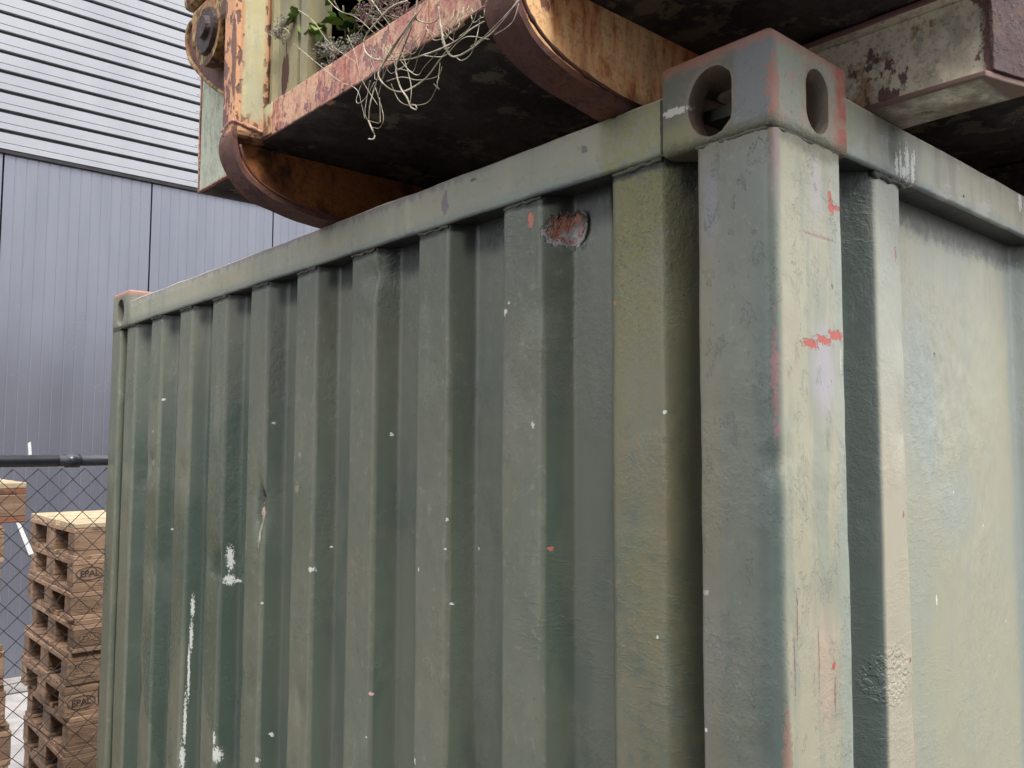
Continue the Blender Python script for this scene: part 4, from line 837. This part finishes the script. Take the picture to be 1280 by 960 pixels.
def mark(b, x, y, z, rot, root, seed):
    """burnt oval mark with the letters EPAL, on the block's outer face"""
    if 'm' not in fontme:
        cu = bpy.data.curves.new('mark', 'FONT'); cu.body = 'EPAL'; cu.size = .040; cu.align_x = 'CENTER'; cu.align_y = 'CENTER'; cu.extrude = .0003; cu.offset = .0007; cu.space_character = .95
        ob = bpy.data.objects.new('mark', cu); C.objects.link(ob); dg = bpy.context.evaluated_depsgraph_get(); dg.update()
        me = bpy.data.meshes.new_from_object(ob.evaluated_get(dg)); bpy.data.objects.remove(ob, do_unlink=True)
        bm = bmesh.new(); bm.from_mesh(me)
        for v in bm.verts: v.co.y *= 1.0
        n = 40; A = []; B = []
        for k in range(n):
            a = k*math.tau/n; A.append(bm.verts.new((.060*math.cos(a), .030*math.sin(a), 0))); B.append(bm.verts.new((.0565*math.cos(a), .0268*math.sin(a), 0)))
        for k in range(n): bm.faces.new((A[k], A[(k+1) % n], B[(k+1) % n], B[k]))
        me2 = bpy.data.meshes.new('burnt_mark'); bm.to_mesh(me2); bm.free(); me2.materials.append(M_INK); fontme['m'] = me2
    if seed == 2 and 'f' not in fontme: fontme['f'] = fontme['m'].copy(); fontme['f'].materials.clear(); fontme['f'].materials.append(M_INKF)
    o = bpy.data.objects.new('burnt_mark', fontme['f' if seed == 2 else 'm']); C.objects.link(o); o.parent = b
    o.location = (x, y-.0012, z); o.rotation_euler = (R_(90), R_(rot), 0)
def copy_tree(o, parent=None):
    c = o.copy(); C.objects.link(c); c.parent = parent
    for ch in list(o.children): copy_tree(ch, c)
    return c
base = dict(a=make_pallet('wooden_pallet', 'x', True, seed=1), b=make_pallet('wooden_pallet', 'x', True, seed=2, blockm=M_WOODG),
            t=make_pallet('wooden_pallet', 'x', False, seed=3, top=M_WOODT, blockm=M_WOODG), r=make_pallet('wooden_pallet', 'x', False, seed=4, front=M_WOODR, top=M_WOODT, blockm=M_WOODG))
used = set()
def place(kind, x, y, z, rz, label, group):
    src = base[kind]
    o = src if kind not in used else copy_tree(src); used.add(kind)
    o.location = (x, y, z); o.rotation_euler = (0, 0, R_(rz)); o['label'] = label; o['group'] = group
ordn = ['topmost', 'second', 'third', 'fourth', 'fifth', 'sixth', 'seventh', 'eighth', 'ninth', 'tenth', 'eleventh', 'twelfth']
rr = random.Random(11)
extra_r = ['with pale fresh top boards', 'with a clear oval mark']
for i in range(11):
    z = 1.584-.144*(i+1)+(.0055 if False else 0)
    lab = ordn[i]+' pallet from the top of the stack beside the green container'
    if i < 2: lab = ordn[i]+' pallet of the stack beside the container '+extra_r[i]
    place('t' if i == 0 else ('a' if i in (1, 5, 8) else 'b'), .236+rr.uniform(-.006, .018), 3.72+rr.uniform(-.015, .015), z+.0045, rr.uniform(-.8, .8), lab, 'pallets stacked beside the container')
bm = bmesh.new(); 
for k, yy in enumerate((3.1, 3.6)):
    bm = bmesh.new(); rough_box(bm, -1.35, -.06, yy, yy+.1, .004, .079, .1, .002, 8, .003)
    tag(fin('timber_bearer', bm, M_WOODG), 'grey timber bearer on the concrete under the left pallet stack', 'timber', 'bearers under the left pallet stack')
# left stack: right ends at different places, as in the photograph
ends = [-.102, -.165, -.168, -.182, -.152, -.140, -.115, -.112, -.13, -.12, -.12, -.12]
for i in range(12):
    z = .081+1.728-.144*(i+1)
    lab = ordn[i]+' pallet from the top of the left stack behind the fence'
    if i == 0: lab = 'red brown edged pallet on top of the left stack behind the fence'
    place('r' if i == 0 else ('a' if i in (2, 4, 5, 6, 8, 9) else 'b'), ends[i]-1.2, 3.03+rr.uniform(-.012, .012), z, rr.uniform(-.6, .6), lab, 'pallets in the left stack')
# white strapping band caught on the fence side of the left stack
bm = bmesh.new(); prism(bm, [(.0, .0), (.014, -.002), (.062, -.115), (.046, -.120)], 1, 0, .0015)
o = fin('plastic_strap', bm, M_STRAP); o.location = (-.135, 3.02, 1.665); tag(o, 'short white plastic strap hanging beside the left pallet stack', 'strap')
bm = bmesh.new(); prism(bm, [(.0, .0), (.010, .0), (.004, .055), (-.004, .05)], 1, 0, .0015)
o = fin('plastic_strap', bm, M_STRAP); o.location = (-.205, FY+.02, 1.903); tag(o, 'tiny white strip of plastic sticking up behind the fence pipe', 'strap')

# ================================================================ unseen block added behind the photographer to shade the slopes facing the corner
bm = bmesh.new()
nb = [(-5.4, -1.7), (-1.5, -5.0), (-4.7, -8.8), (-8.6, -5.5)]
prism(bm, nb, 2, .0, 7.5)
o = fin('shade_blocker', bm, M_BLOCKER); tag(o, 'dark block added out of view behind the photographer to shade the corner', 'building')
